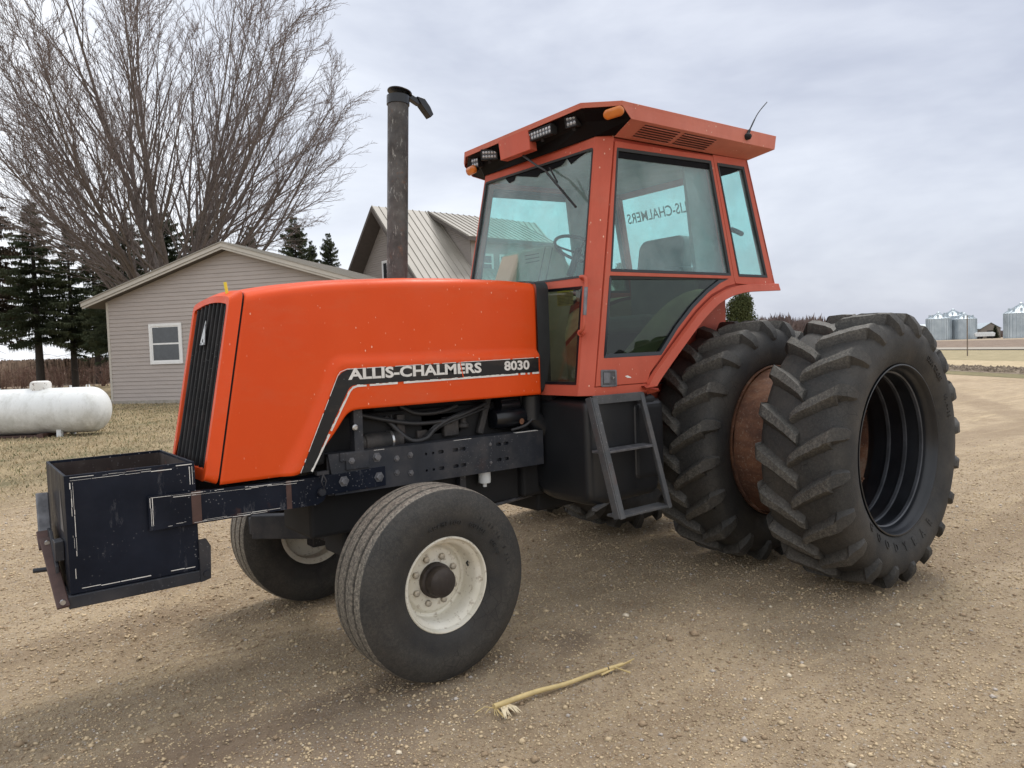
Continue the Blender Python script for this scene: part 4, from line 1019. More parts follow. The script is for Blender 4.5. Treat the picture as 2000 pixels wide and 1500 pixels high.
# black visor panel under the brow
vz = MB(); hx = frontX(2.785)+.004
V_ = [(1.500,-.585,2.906),(1.500,.585,2.916),(1.374,.785,2.896),(1.314,.79,2.838),(1.300,.66,2.778),(hx,.57,2.785),(hx+.02,.2,2.775),(hx+.02,-.2,2.775),(hx,-.57,2.785),(1.300,-.66,2.778),(1.314,-.79,2.838),(1.374,-.785,2.896)]
D_ = (.06,0,-.0)
vz.add(V_+[(1.43,-.55,2.86),(1.43,.55,2.865)], [(0,1,13,12),(12,13,5,6,7,8),(1,2,3,13),(3,4,5,13),(0,12,10,11),(12,8,9,10)])
vo = vz.build('visor_panel', M['visorblack'], roof, 0)
def lamp_box(name, c, w, h, d_, nrm, n_led, parent=roof, depth=.05):
    nrm = Vector(nrm).normalized(); c = Vector(c); side = Vector((0,0,1)).cross(nrm).normalized(); up = nrm.cross(side).normalized()
    mb = MB(); P = [(-w/2,-h/2),(w/2,-h/2),(w/2,h/2),(-w/2,h/2)]
    f0 = [c+side*u+up*v for u, v in P]; i0 = [c+side*u*.86+up*v*(1-.14*w/h) for u, v in P] if w/h < 3 else [c+side*u*.95+up*v*.75 for u, v in P]
    bk_ = [p-nrm*depth for p in f0]; i1 = [p-nrm*.006 for p in i0]
    mb.add(f0+i0+i1+bk_, [(k, (k+1) % 4, (k+1) % 4+4, k+4) for k in range(4)]+[(k+4, (k+1) % 4+4, (k+1) % 4+8, k+8) for k in range(4)]+[(k, k+12, (k+1) % 4+12, (k+1) % 4) for k in range(4)]+[(12,13,14,15)])
    mb.obox(c-nrm*depth*.6-up*h*.5, c-nrm*depth*.6-up*(h*.5+.02), .02, .012, nrm)
    o = mb.build(name, M['void'], parent, 0, bevel=.0015)
    ln = MB(); ln.add(i1, [(0,1,2,3)]); nx, nz = n_led; 
    ln.build('lamp_lens', M['led0'], o, 0)
    dots = MB(); iw = (i1[1]-i1[0]).length; ih = (i1[3]-i1[0]).length
    for a in range(nx):
        for b in range(nz):
            q = i1[0]+side*(iw*(a+.5)/nx)+up*(ih*(b+.5)/nz)+nrm*.001; rr_ = min(iw/nx, ih/nz)*.42
            m_ = 10; dots.add([q+(side*math.cos(t)+up*math.sin(t))*rr_ for t in [k*2*math.pi/m_ for k in range(m_)]]+[q+nrm*.003], [(k, (k+1) % m_, m_) for k in range(m_)])
    dots.build('led_cells', M['led'], o, 40)
    return o
M['led0'] = plain('lamp_reflector', (.06,.06,.065), .25, .3)
M['led'] = plain('led_cell', (.40,.41,.42), .2, .3, var=.3, scale=40)
lamp_box('light_bar', (1.515,.205,2.872), .235, .060, 0, (1,.0,-.10), (8,2))
lamp_box('work_light', (1.485,.465,2.885), .085, .075, 0, (1,.15,-.15), (3,2))
lamp_box('work_light', (1.478,-.545,2.862), .080, .072, 0, (1,.15,-.1), (3,2))
lamp_box('work_light', (1.500,-.335,2.868), .115, .070, 0, (.75,.9,-.15), (5,2))
cb = MB(); cb.slab([(1.46,-.205,2.925),(1.46,.105,2.928),(1.46,.125,2.79),(1.46,-.185,2.79)], (1,0,0), .060); cbo = cb.build('wiper_housing', cabm, roof, 0, bevel=.004)
# amber marker lamps: oval lenses
for (c, tv, nv) in (((1.407,.748,2.868), (-.50,.80,.165), (.62,.40,-.30)), ((1.462,-.595,2.822), (.12,1,.04), (.9,-.1,-.42))):
    c = Vector(c); tv = Vector(tv).normalized(); nv = Vector(nv); nv = (nv-tv*nv.dot(tv)).normalized(); uv_ = tv.cross(nv)
    L = []
    for h_, s_ in ((0,1),(.012,1),(.020,.9),(.024,.7),(.026,.35)):
        ring_ = []
        for k in range(28):
            a = 2*math.pi*k/28; ex_ = .032 if math.cos(a) >= 0 else -.032
            ring_.append(c+tv*(ex_*s_+.029*s_*math.cos(a))+uv_*(.029*s_*math.sin(a))+nv*h_)
        L.append(ring_)
    mb = MB(); mb.add([p for r_ in L for p in r_], [(i*28+k, i*28+(k+1) % 28, (i+1)*28+(k+1) % 28, (i+1)*28+k) for i in range(4) for k in range(28)]+[tuple(4*28+k for k in range(28))])
    mb.build('marker_lamp', M['amber'], roof, 50)
# louvres in the soffit
p0, p1, q0, q1 = Vector((1.20,.783,2.829)), Vector((.47,.783,2.8435)), Vector((1.20,.672,2.784)), Vector((.47,.672,2.799))
nrm = (p1-p0).cross(q0-p0).normalized(); nrm = nrm if nrm.z < 0 else -nrm
for blk in ((.03,.47),(.53,.97)):
    lo = MB(); l2 = MB()
    for k in range(6):
        a0 = p0.lerp(q0, (k+.15)/6); a1 = p1.lerp(q1, (k+.15)/6); b0 = p0.lerp(q0, (k+.62)/6); b1 = p1.lerp(q1, (k+.62)/6)
        lo.add([q+nrm*.0015 for q in (a0.lerp(a1, blk[0]), a0.lerp(a1, blk[1]), b0.lerp(b1, blk[1]), b0.lerp(b1, blk[0]))], [(0,1,2,3)])
        c0_ = p0.lerp(q0, (k+.9)/6); c1_ = p1.lerp(q1, (k+.9)/6)
        l2.add([b0.lerp(b1, blk[0])+nrm*.001, b0.lerp(b1, blk[1])+nrm*.001, c0_.lerp(c1_, blk[1])+nrm*.001, c0_.lerp(c1_, blk[0])+nrm*.001, b0.lerp(b1, blk[0])+nrm*.008, b0.lerp(b1, blk[1])+nrm*.008], [(4,5,2,3),(0,1,5,4),(0,4,3),(1,2,5)])
    so_l = l2.build('soffit_louvre', M['roofpaint'], roof, 0); lo.build('louvre_slot', M['slot'], so_l, 0)
an = MB().tube(bez([(.19,.806,2.915),(.16,.812,2.965),(.08,.815,3.07),(-.03,.815,3.165)], 6), [.010]*5+[.005]*5+[.0035]*9, 8); ano = an.build('antenna', M['seal'], T, 50)
an = MB().lathe([(.0,.0),(.022,0),(.022,.022),(.012,.034),(0,.036)], (.195,.80,2.90), 14); an.build('antenna_base', M['void'], ano, 40)
# wiper
wp = MB().tube([(1.475,.0,2.785),(1.487,.13,2.70),(1.497,.24,2.635)], [.008,.007,.006], 8); wp.tube([(1.497,.24,2.635),(1.520,.36,2.535),(1.527,.40,2.50)], .0045, 6); wp.tube([(1.502,.285,2.645),(1.520,.37,2.54)], .0035, 6)
wo = wp.build('wiper_arm', M['seal'], T, 50)
wp = MB(); wp.obox((1.492,.245,2.625),(1.546,.555,2.352),.010,.014,(1,0,.2)); wp.obox((1.503,.285,2.645),(1.520,.372,2.535),.006,.010,(1,0,.2)); wp.build('wiper_blade', M['void'], wo, 0)
# grab handle
hd_ = MB().tube(bez([(1.548,.605,1.925),(1.60,.635,1.935),(1.605,.68,1.925),(1.612,.69,1.88),(1.640,.70,1.72),(1.650,.70,1.645),(1.645,.665,1.615),(1.600,.630,1.612)], 5), .0105, 10)
ho = hd_.build('grab_handle', cabm, T, 50)
hd_ = MB(); hd_.tube([(1.535,.600,1.925),(1.560,.612,1.928)], .02, 8); hd_.tube([(1.590,.622,1.612),(1.615,.635,1.614)], .02, 8); hd_.build('handle_mount', cabm, ho, 30)
wn = MB().tube([(1.6145,.6925,1.87),(1.6425,.7025,1.71)], .0112, 10, False); wn.build('worn_grip', M['greysteel'], ho, 50)
# firewall and seal strip at back of hood
fw = MB(); loft(fw, [[(x, y, z) for y, z in outline(.347, 1.26, 1.932, .05, .022)] for x in (1.60, 1.694)]); fw.build('firewall_seal', M['seal'], T, 40)
fw = MB(); fw.box(1.30,1.62,-.36,.36,1.15,1.26); fw.build('cab_mount', M['void'], T, 0)
# ---- fuel tank
tk = MB(); poly = rpoly([(.28,.60),(.705,.60),(.705,1.236),(.15,1.236),(.15,.70)], [.09,.07,.05,.03,.10], 6)
ntk = len(poly); SX_ = [(1.05,.96,0),(1.08,.985,0),(1.50,1.,0),(1.555,.992,0),(1.595,.970,0),(1.620,.935,0),(1.632,.885,0),(1.634,.80,0)]
cyp, czp = .43, .92
secs = [[(x, cyp+(y-cyp)*s_, czp+(z-czp)*s_) for y, z in poly] for x, s_, _ in SX_]
loft(tk, secs); tk.f.append(tuple(range(ntk))[::-1]); tk.f.append(tuple(len(tk.v)-ntk+k for k in range(ntk)))
tko = tk.build('fuel_tank', M['plastic'], T, 35, bevel=0)
tk = MB(); p2 = [(x, cyp+(y-cyp)*s_, czp+(z-czp)*s_) for x, s_ in () for y, z in poly]
tk.box(.98,1.28,.35,.712,.70,1.20); tk.build('tank_rear_lobe', M['plastic'], tko, 0, bevel=.05, seg=4)
fc = MB().lathe([(.058,1.10),(.060,1.245),(.050,1.255),(.050,1.262)], (1.700,.265,0), 28, 'z'); fc.tube([(1.70,.265,1.13),(1.60,.27,1.02)], .055, 20); fc.build('filler_neck', M['plastic'], tko, 40)
fc = MB().lathe([(.0,1.292),(.030,1.290),(.044,1.282),(.056,1.276),(.058,1.256),(.0,1.256)], (1.700,.265,0), 20, 'z'); fc.build('filler_cap', M['glossblack'], tko, 40)
# ---- ladder
def lpt(x, t): return Vector((x-.02*t, lerp(.745, .925, t), lerp(1.243, .575, t)))
ldp = MB(); 
for x in (1.63, 1.235): ldp.obox(lpt(x, 0), lpt(x, 1.0), .038 if x > 1.5 else .028, .010, (0,1,.27)); 
for x, s_ in ((1.655,1),(1.218,-1)): ldp.obox(lpt(x, 0)-Vector((0,.02,0)), lpt(x, 1.0)-Vector((0,.02,0)), .008, .045, (0,1,.27))
ldp.obox((1.64,.745,1.228),(1.23,.745,1.228),.05,.012,(0,1,0)); ldp.obox((1.63,.72,.60),(1.0,.45,.62),.03,.02)
ldo = ldp.build('ladder', M['step'], T, 0, bevel=.002)
for t in (.46, .985):
    rg = MB(); a, b = lpt(1.65, t), lpt(1.222, t); rg.obox(a-Vector((0,.05,0)), b-Vector((0,.05,0)), .10, .014); 
    q = rg.build('ladder_rung', M['greysteel'] if t < .9 else M['step'], ldo, 0, bevel=.002)
# ================================================================== GROUND
from mathutils import noise as MN
def axis_pts(a, b, step_, far):
    fine = list(np.arange(a, b+1e-6, step_)); lo, hi = [], []
    s_, p = step_, a
    while p > -far: s_ *= 1.18; p -= s_; lo.append(p)
    s_, p = step_, b
    while p < far: s_ *= 1.18; p += s_; hi.append(p)
    return lo[::-1]+fine+hi
gx = axis_pts(-6.0, 5.0, .032, 2500); gy = axis_pts(-5.0, 3.2, .032, 2500)
RUTS = [([(2.93,-1.21),(3.49,-.90),(4.03,-.86),(4.37,-.86)], .16), ([(4.05,.78),(3.86,.755),(3.55,.72),(3.15,.75)], .12), ([(-.2,-3.4),(-5,-6.2),(-12,-9)], .3), ([(3.9,-.5),(2.9,-2.4),(-.5,-6.)], .2)]
def rut(x, y):
    h = 0
    for pts, w in RUTS:
        for (x0, y0), (x1, y1) in zip(pts, pts[1:]):
            dx, dy = x1-x0, y1-y0; L = math.hypot(dx, dy); t = ((x-x0)*dx+(y-y0)*dy)/L/L
            if -.02 < t < 1.02:
                d_ = ((x-x0)*dy-(y-y0)*dx)/L
                if abs(d_) < w*2.2: h += .015*math.cos(d_*2*math.pi/.125+.5*math.sin(t*19))*math.exp(-(d_/w)**2)
    return h
def ground_h(x, y):
    d_ = max(abs(x), abs(y))
    if d_ > 9: return -.004
    f_ = 1-smooth((d_-6.5)/2.5)
    n_ = MN.fractal(Vector((x*1.1, y*1.1, .3)), .9, 2.1, 5)*.013+MN.noise(Vector((x*9, y*9, 2)))*.0035+MN.noise(Vector((x*17, y*6, 5)))*.002
    return -.004+(n_+rut(x, y))*f_
gv = [(x, y, ground_h(x, y)) for x in gx for y in gy]; ny = len(gy)
gf = [(i*ny+j, (i+1)*ny+j, (i+1)*ny+j+1, i*ny+j+1) for i in range(len(gx)-1) for j in range(ny-1)]
g = MB(); g.v, g.f = gv, gf; go = g.build('ground', M['ground'], None, 60, fix=False); tag(go, kind='structure')
def strip(name, u0, u1, z, mat, l0=-260, l1=700):
    nx_, ny_ = .772, -.635; tx_, ty_ = .635, .772
    P = [(-nx_*u+tx_*l-0, -ny_*u+ty_*l, z) for u, l in ((u0,l0),(u0,l1),(u1,l1),(u1,l0))]
    o = MB().add(P, [(0,1,2,3)]).build(name, mat, None, 0); return tag(o, kind='structure')
strip('field_edge', 15.6, 17.4, .004, M['greenverge']); strip('plowed_field', 17.2, 20.9, .008, M['plowed']); strip('verge', 20.8, 25.8, .012, M['strawverge'])
strip('verge', 25.7, 44, .016, M['verge']); strip('road', 44, 52, .10, M['road']); strip('plowed_field', 52, 128, .03, M['plowed2']); strip('far_field', 127, 2400, .05, M['farland'], -3000, 3000)
# clods along the near ploughed strip
cl = MB(); r = random.Random(3)
for _ in range(2600):
    u = r.uniform(17.5, 20.8); l = r.uniform(-34, 6); x, y = -.772*u+.635*l*1.0, .635*u+.772*l
    s_ = r.uniform(.03, .10); cl.add([(x-s_,y,0),(x+s_*.3,y-s_,0),(x+s_,y+s_*.3,0),(x-s_*.2,y+s_,0),(x+r.uniform(-.3,.3)*s_,y+r.uniform(-.3,.3)*s_,s_*1.1)], [(0,1,4),(1,2,4),(2,3,4),(3,0,4)])
tag(cl.build('soil_clods', M['plowed'], None, 0, fix=False), kind='stuff')
# loose gravel
def pebbles():
    rs_ = np.random.RandomState(11); n = 270000
    rad = rs_.uniform(1.1, 13, n)*rs_.uniform(.6, 1, n); ang = R_(232)+rs_.uniform(-.85, .85, n)
    x = 4.54+rad*np.cos(ang); y = 3.72+rad*np.sin(ang)
    sz = np.exp(rs_.normal(math.log(.0029), .50, n))*(1+rad*.06); big = rs_.rand(n) < .0014; sz[big] *= rs_.uniform(2.0, 3.6, big.sum()); sz = np.minimum(sz, .026)
    keep = (y+.35*x > -6.5); x, y, sz = x[keep], y[keep], sz[keep]; n = len(x)
    base = np.array([[1,0,0],[0,1,0],[-1,0,0],[0,-1,0],[0,0,1],[0,0,-1]], float)
    V = base[None]*rs_.uniform(.65, 1.35, (n,6,1))*sz[:,None,None]; V[:,:,2] *= .62
    a = rs_.uniform(0, 6.28, n); c_, s_ = np.cos(a)[:,None], np.sin(a)[:,None]
    X = V[:,:,0]*c_-V[:,:,1]*s_; Y = V[:,:,0]*s_+V[:,:,1]*c_; Z = V[:,:,2]
    hz = np.array([ground_h(p, q) for p, q in zip(x, y)])
    P = np.stack([X+x[:,None], Y+y[:,None], Z+(hz+sz*.22)[:,None]], 2).reshape(-1, 3)
    F = np.array([[0,1,4],[1,2,4],[2,3,4],[3,0,4],[1,0,5],[2,1,5],[3,2,5],[0,3,5]]); F = (F[None]+6*np.arange(n)[:,None,None]).reshape(-1, 3)
    me = bpy.data.meshes.new('loose_gravel'); me.vertices.add(len(P)); me.vertices.foreach_set('co', P.ravel()); me.loops.add(F.size); me.loops.foreach_set('vertex_index', F.ravel().astype(np.int32))
    me.polygons.add(len(F)); me.polygons.foreach_set('loop_start', np.arange(0, F.size, 3, dtype=np.int32)); 
    mi = np.repeat(rs_.choice(4, n, p=[.52,.40,.035,.045]), 8).astype(np.int32); me.update(calc_edges=True)
    for k, (nm, c) in enumerate((('pebble_tan',(.54,.42,.265)),('pebble_brown',(.33,.24,.15)),('pebble_pale',(.66,.57,.43)),('pebble_grey',(.46,.41,.36)))): me.materials.append(plain(nm, c, .9, var=.2, scale=3))
    me.polygons.foreach_set('material_index', mi); me.validate()
    o = bpy.data.objects.new('loose_gravel', me); COL.objects.link(o); tag(o, kind='stuff')
pebbles()
def grass():
    rs_ = np.random.RandomState(4); n = 90000
    y = -6.5-30*rs_.rand(n)**1.25; x = rs_.uniform(-8, 8, n)
    keep = ((-y+.75*x) > 9.5+rs_.normal(0, 1.2, n)) & (np.array([MN.noise(Vector((a*.5, b*.5, 0))) for a, b in zip(x, y)]) > -.35); x, y = x[keep], y[keep]; n = len(x)
    h = rs_.uniform(.012, .05, n)*(1+(-y-6)*.02); w = rs_.uniform(.004, .010, n)*(1+(-y-6)*.05); a = rs_.uniform(0, 3.14, n)
    lx, ly = rs_.normal(0, .025, n), rs_.normal(0, .025, n)
    P = np.stack([np.stack([x-w*np.cos(a), y-w*np.sin(a), np.full(n, -.006)], 1), np.stack([x+w*np.cos(a), y+w*np.sin(a), np.full(n, -.006)], 1), np.stack([x+lx, y+ly, h], 1)], 1).reshape(-1, 3)
    me = bpy.data.meshes.new('lawn_grass'); F = np.arange(3*n, dtype=np.int32)
    me.vertices.add(len(P)); me.vertices.foreach_set('co', P.ravel()); me.loops.add(3*n); me.loops.foreach_set('vertex_index', F); me.polygons.add(n); me.polygons.foreach_set('loop_start', np.arange(0, 3*n, 3, dtype=np.int32)); me.update(calc_edges=True)
    for nm, c in (('dry_blades',(.44,.35,.21)),('green_blades',(.12,.13,.055))): me.materials.append(plain(nm, c, .9, var=.3, scale=.6))
    me.polygons.foreach_set('material_index', (rs_.rand(n) < .25).astype(np.int32)); me.validate()
    o = bpy.data.objects.new('lawn_grass', me); COL.objects.link(o); tag(o, kind='stuff')
grass()

# ---- dropped corn stalk
Cs = thing('corn_stalk', 'broken dry yellow corn stalk with roots lying on gravel before the tractor', 'corn stalk', (2.74,1.25,0))
p = bez([(2.76,1.245,.018),(2.55,1.262,.020),(2.40,1.29,.018),(2.22,1.305,.020),(2.06,1.33,.024)], 5)
MB().tube(p, [.0125-.005*i/len(p) for i in range(len(p))], 10).build('stem', M['straw'], Cs, 50, at=Cs.location)
mb = MB()
for q in (4, 9, 13, 17): mb.tube([p[q]-(p[q+1]-p[q]).normalized()*.003, p[q]+(p[q+1]-p[q]).normalized()*.003], .0118-.004*q/len(p), 10)
mb.build('stem_node', M['hub'], Cs, 40, at=Cs.location)
mb = MB(); r = random.Random(8)
for k in range(15):
    a = R_(r.uniform(30, 150)); L = r.uniform(.05, .105); b0 = Vector((2.735-r.uniform(0, .05), 1.255, .012)); e_ = b0+Vector((math.cos(a)*L*.55+.015, math.sin(a)*L, -.008))
    md = (b0+e_)/2+Vector((0, 0, r.uniform(.002, .014))); w0 = r.uniform(.005, .010); s_ = (e_-b0).cross(Vector((0,0,1))).normalized()*w0
    mb.add([b0-s_*.4, b0+s_*.4, md+s_, md-s_, e_, md+Vector((0,0,.003))], [(0,1,2,5),(0,5,3),(5,2,4),(3,5,4)])
mb.build('husk_root', M['strawpale'], Cs, 0, at=Cs.location)
mb = MB()
for k in range(9):
    a = R_(r.uniform(-40, 200)); b0 = Vector((2.75, 1.25, .01)); L = r.uniform(.05, .11)
    mb.tube([b0, b0+Vector((math.cos(a)*L*.5, math.sin(a)*L*.6, .006)), b0+Vector((math.cos(a+.3)*L, math.sin(a+.3)*L, -.004))], .0018, 5)
mb.tube([(2.12,1.31,.025),(2.085,1.40,.012)], .004, 6); mb.tube([(2.06,1.33,.024),(1.99,1.335,.03)], .003, 6); mb.tube([(2.20,1.325,.012),(2.0,1.325,.02)], .005, 6); mb.build('leaf_shred', M['straw'], Cs, 40, at=Cs.location)

# ================================================================== PROPANE TANK
tc_ = Vector((1.62,-14.60,.56)); td = Vector((.80,-.60,0)).normalized(); tr_ = .50; TL = 4.9
Pt = thing('propane_tank', 'long white propane tank with rust spotted dome lying on the dry lawn', 'gas tank', (tc_.x, tc_.y, 0))
ang = math.atan2(td.y, td.x); Pt.rotation_euler = (0, 0, ang)
prof = [(0, 0)]+[(tr_*math.sin(t), tr_*.72*(1-math.cos(t))) for t in [R_(a) for a in range(8, 91, 8)]]
prof += [(tr_, .37), (tr_, .80), (tr_*1.004, .805), (tr_*1.004, .825), (tr_, .83), (tr_, TL-.37)]+[(tr_*math.sin(t), TL-tr_*.72*(1-math.cos(t))) for t in [R_(a) for a in range(88, 7, -8)]]+[(0, TL)]
MB().lathe(prof, (0,0,.56), 56, 'x').build('tank_shell', M['propane'], Pt, 30)
dm_ = MB().lathe([(0,.16),(.14,.155),(.19,.13),(.205,.09),(.21,.0),(.205,-.06)], (1.45,0,1.07), 32, 'z'); dm_.build('valve_dome', M['dome'], Pt, 40)
mb = MB().lathe([(.03,0),(.03,.06),(.012,.07),(.012,.14),(0,.14)], (2.45,0,1.05), 12, 'z'); mb.box(2.35,2.55,-.03,.03,1.05,1.09); mb.build('relief_valve', M['galvroof'], Pt, 40)
for x in (.42, .80, 4.3):
    mb = MB().tube([(x-.04,0,1.045),(x-.03,0,1.10),(x+.03,0,1.10),(x+.04,0,1.045)] if x != .80 else [(x-.012,0,1.04),(x-.012,0,1.10),(x+.012,0,1.10),(x+.012,0,1.04)], .013, 8); mb.build('lifting_lug', M['farwhite'], Pt, 40)
for x in (.95, 3.6):
    for y in (-.25, .25):
        mb = MB().box(x-.05,x+.05,y-.04,y+.04,-.02,.18); mb.build('foot', M['farwhite'], Pt, 0)
mb = MB().box(1.2,1.32,-.45,.45,-.02,.09); mb.box(1.2,3.4,-.25,.25,-.01,.05); mb.build('skid', M['brownsteel'], Pt, 0)

# ================================================================== BUILDINGS
def clip_poly(poly, z0, z1):
    def cl(P, f):
        out = []
        for i in range(len(P)):
            a, b = P[i-1], P[i]; fa, fb = f(a), f(b)
            if (fa >= 0) != (fb >= 0): t = fa/(fa-fb); out.append((a[0]+(b[0]-a[0])*t, a[1]+(b[1]-a[1])*t))
            if fb >= 0: out.append(b)
        return out
    P = cl(poly, lambda p: p[1]-z0)
    return cl(P, lambda p: z1-p[1]) if P else P
def siding(mb, poly, fn, row, lap=.014):
    z = min(p[1] for p in poly); zt = max(p[1] for p in poly)
    while z < zt-.01:
        z1 = min(z+row, zt); P = clip_poly(poly, z+1e-5, z1-1e-5)
        if len(P) >= 3:
            for a, b in ((z, z+row*.46), (z+row*.5, z+row)):
                Q = clip_poly(P, a, min(b, z1-1e-5))
                if len(Q) < 3: continue
                vs = [fn(u, v, .002+lap*(1-(v-a)/(row*.5))) for u, v in Q]; mb.add(vs, [tuple(range(len(vs)))])
                lo = sorted([q for q in Q if abs(q[1]-max(a, z+1e-5)) < .004]); 
                if len(lo) >= 2:
                    p0, p1 = lo[0], lo[-1]; v0 = p0[1]
                    mb.add([fn(p0[0], v0, 0), fn(p1[0], v0, 0), fn(p1[0], v0, lap+.002), fn(p0[0], v0, lap+.002)], [(0,1,2,3)])
        z = z1
    return mb
def window(parent, u0, u1, v0, v1, fn, tw=.11, mid=True, at=None):
    o = [(u0,v0),(u1,v0),(u1,v1),(u0,v1)]; fm = MB(); i = inset(o, tw)
    holed(fm, o, [i], fn, .0, .045); i2 = inset(o, tw*1.45)
    holed(fm, [(a, b) for a, b in inset(o, tw*.98)], [i2], fn, .005, .030)
    if mid: m = (v0+v1)/2; holed(fm, [(i2[0][0]-.005,m-.03),(i2[1][0]+.005,m-.03),(i2[1][0]+.005,m+.03),(i2[0][0]-.005,m+.03)], [], fn, .004, .034)
    f_ = fm.build('window', M['whitetrim'], parent, 0, at=at)
    g_ = MB(); holed(g_, inset(o, tw*1.40), [], fn, .018, .022); g_.build('pane', M['glasspane'], f_, 0, at=at)
# ---- shed  (gable wall facing the yard)
sa = Vector((-.665,-28.13,0)); th = R_(129); sd_ = Vector((math.cos(th), math.sin(th), 0)); sn_ = Vector((sd_.y, -sd_.x, 0))
if sn_.dot(Vector((1,1,0))) < 0: sn_ = -sn_
def shp(u, v, o): q = sa+sd_*u+sn_*o; return (q.x, q.y, v)
SW, EV, AP, DEP = 10.8, 3.94, 5.60, 9.0
Sh = thing('shed', 'low taupe vinyl sided shed with white framed window behind the tractor nose', 'shed', tuple(sa)); at_ = tuple(sa)
mb = MB(); siding(mb, [(0,.12),(SW,.12),(SW,EV),(SW/2,AP),(0,EV)], shp, .300, .022); mb.build('gable_wall', M['siding'], Sh, 0, at=at_, fix=False)
mb = MB(); 
for u in (0, SW): mb.add([shp(u,.1,0), shp(u,.1,-DEP), shp(u,EV,-DEP), shp(u,EV,0)], [(0,1,2,3)])
mb.add([shp(0,.1,-DEP), shp(SW,.1,-DEP), shp(SW,EV,-DEP), shp(SW/2,AP,-DEP), shp(0,EV,-DEP)], [(0,1,2,3,4)]); mb.add([shp(0,.1,-.01), shp(SW,.1,-.01), shp(SW,EV,-.01), shp(SW/2,AP,-.01), shp(0,EV,-.01)], [(0,1,2,3,4)])
mb.build('wall', M['siding'], Sh, 0, at=at_)
mb = MB(); mb.add([shp(*p) for p in ((-.02,-.1,.03),(SW+.02,-.1,.03),(SW+.02,.13,.03),(-.02,.13,.03),(-.02,-.1,-DEP),(SW+.02,-.1,-DEP),(SW+.02,.13,-DEP),(-.02,.13,-DEP))], [(0,1,2,3),(4,7,6,5),(0,4,5,1),(3,2,6,7),(1,5,6,2),(0,3,7,4)]); mb.build('footing', M['concrete'], Sh, 0, at=at_)
mb = MB(); 
for u in (0, SW-.10): holed(mb, [(u,.12),(u+.10,.12),(u+.10,EV-.02),(u,EV-.02)], [], shp, .002, .030)
mb.build('corner_trim', M['trim'], Sh, 0, at=at_)
sl_ = (AP-EV)/(SW/2); OH = .75; OG = .45
def roofslab(mb, z0, z1, o0, o1, ov):   # two slopes, thickness z0..z1 above the wall line
    L_ = (-ov, EV-ov*sl_); A_ = (SW/2, AP); Rr_ = (SW+ov, EV-ov*sl_)
    for a, b in ((L_, A_), (A_, Rr_)):
        vs = [shp(p[0], p[1]+h_, o_) for o_ in (o0, o1) for p in (a, b) for h_ in (z0, z1)]
        mb.add(vs, [(0,1,3,2),(4,6,7,5),(0,4,5,1),(2,3,7,6),(0,2,6,4),(1,5,7,3)])
mb = MB(); roofslab(mb, .20, .24, OG+.03, -DEP-.3, OH+.03)
for k in range(24):
    o_ = OG-.1-k*.42
    if o_ < -DEP: break
    roofslab(mb, .2402, .265, o_, o_-.03, OH+.03)
mb.build('roof', M['roof'], Sh, 0, at=at_)
mb = MB(); roofslab(mb, .055, .197, OG, OG-.03, OH); roofslab(mb, -.03, .045, OG-.035, OG-.06, OH-.02); mb.build('rake_board', M['trim'], Sh, 0, at=at_)
mb = MB(); roofslab(mb, .012, .050, OG-.06, -DEP, OH-.03); mb.build('soffit', M['trimdark'], Sh, 0, at=at_)
window(Sh, 1.87, 3.28, 1.49, 3.02, lambda u, v, o: shp(u, v, o+.022), .10, True, at_)
# ---- house
Ho = thing('house', 'taupe sided house with steep tan metal roof and long dormer', 'house', (-19,-30.5,0)); at_ = (-19,-30.5,0)
X0h, X1h, YR_, HW = -13.4, -24.4, -30.5, 4.15; ZR, ZE = 9.22, 5.12; slp = (ZR-ZE)/HW
gw = lambda u, v, o: (-14.25+o, u, v)
mb = MB(); siding(mb, [(YR_-3.7,0.2),(YR_+3.7,0.2),(YR_+3.7,ZR-3.7*slp-.12),(YR_,ZR-.12),(YR_-3.7,ZR-3.7*slp-.12)], gw, .24, .020); mb.build('gable_wall', M['siding2'], Ho, 0, at=at_, fix=False)
mb = MB(); mb.prism([(YR_-3.69,0),(YR_+3.69,0),(YR_+3.69,ZE+.2),(YR_,ZR-.2),(YR_-3.69,ZE+.2)], -14.26, -23.6, 'x'); mb.build('wall', M['siding2'], Ho, 0, at=at_)
mb = MB(); nrm_ = Vector((0, slp, 1)).normalized()
for s_ in (1, -1):
    mb.slab([(X0h,YR_,ZR),(X1h,YR_,ZR),(X1h,YR_+s_*HW,ZE),(X0h,YR_+s_*HW,ZE)], (0,-s_*slp,-1), .05)
    n = int((X0h-X1h)/.40)
    for k in range(n+1):
        x = X0h-.02-k*.40
        mb.add([(x-a, YR_+s_*y*HW, ZR-(ZR-ZE)*y+h_) for y in (0,1) for a, h_ in ((0,.0),(.03,.0),(.03,.045),(0,.045))], [(0,1,2,3),(4,7,6,5),(0,4,5,1),(1,5,6,2),(2,6,7,3),(3,7,4,0)])
rfh = mb.build('roof', M['roof'], Ho, 0, at=at_)
mb = MB()
for s_ in (1, -1):
    mb.slab([(X0h+.01,YR_,ZR-.04),(X0h+.01,YR_+s_*HW,ZE-.04),(X0h+.01,YR_+s_*HW,ZE-.26),(X0h+.01,YR_,ZR-.27)], (1,0,0), .03)
    mb.slab([(X0h+.01,YR_+s_*(HW+.005),ZE-.03),(X1h,YR_+s_*(HW+.005),ZE-.03),(X1h,YR_+s_*(HW+.005),ZE-.22),(X0h+.01,YR_+s_*(HW+.005),ZE-.22)], (0,s_,0), .02)
mb.build('rake_board', M['trimdark'], Ho, 0, at=at_)
mb = MB()
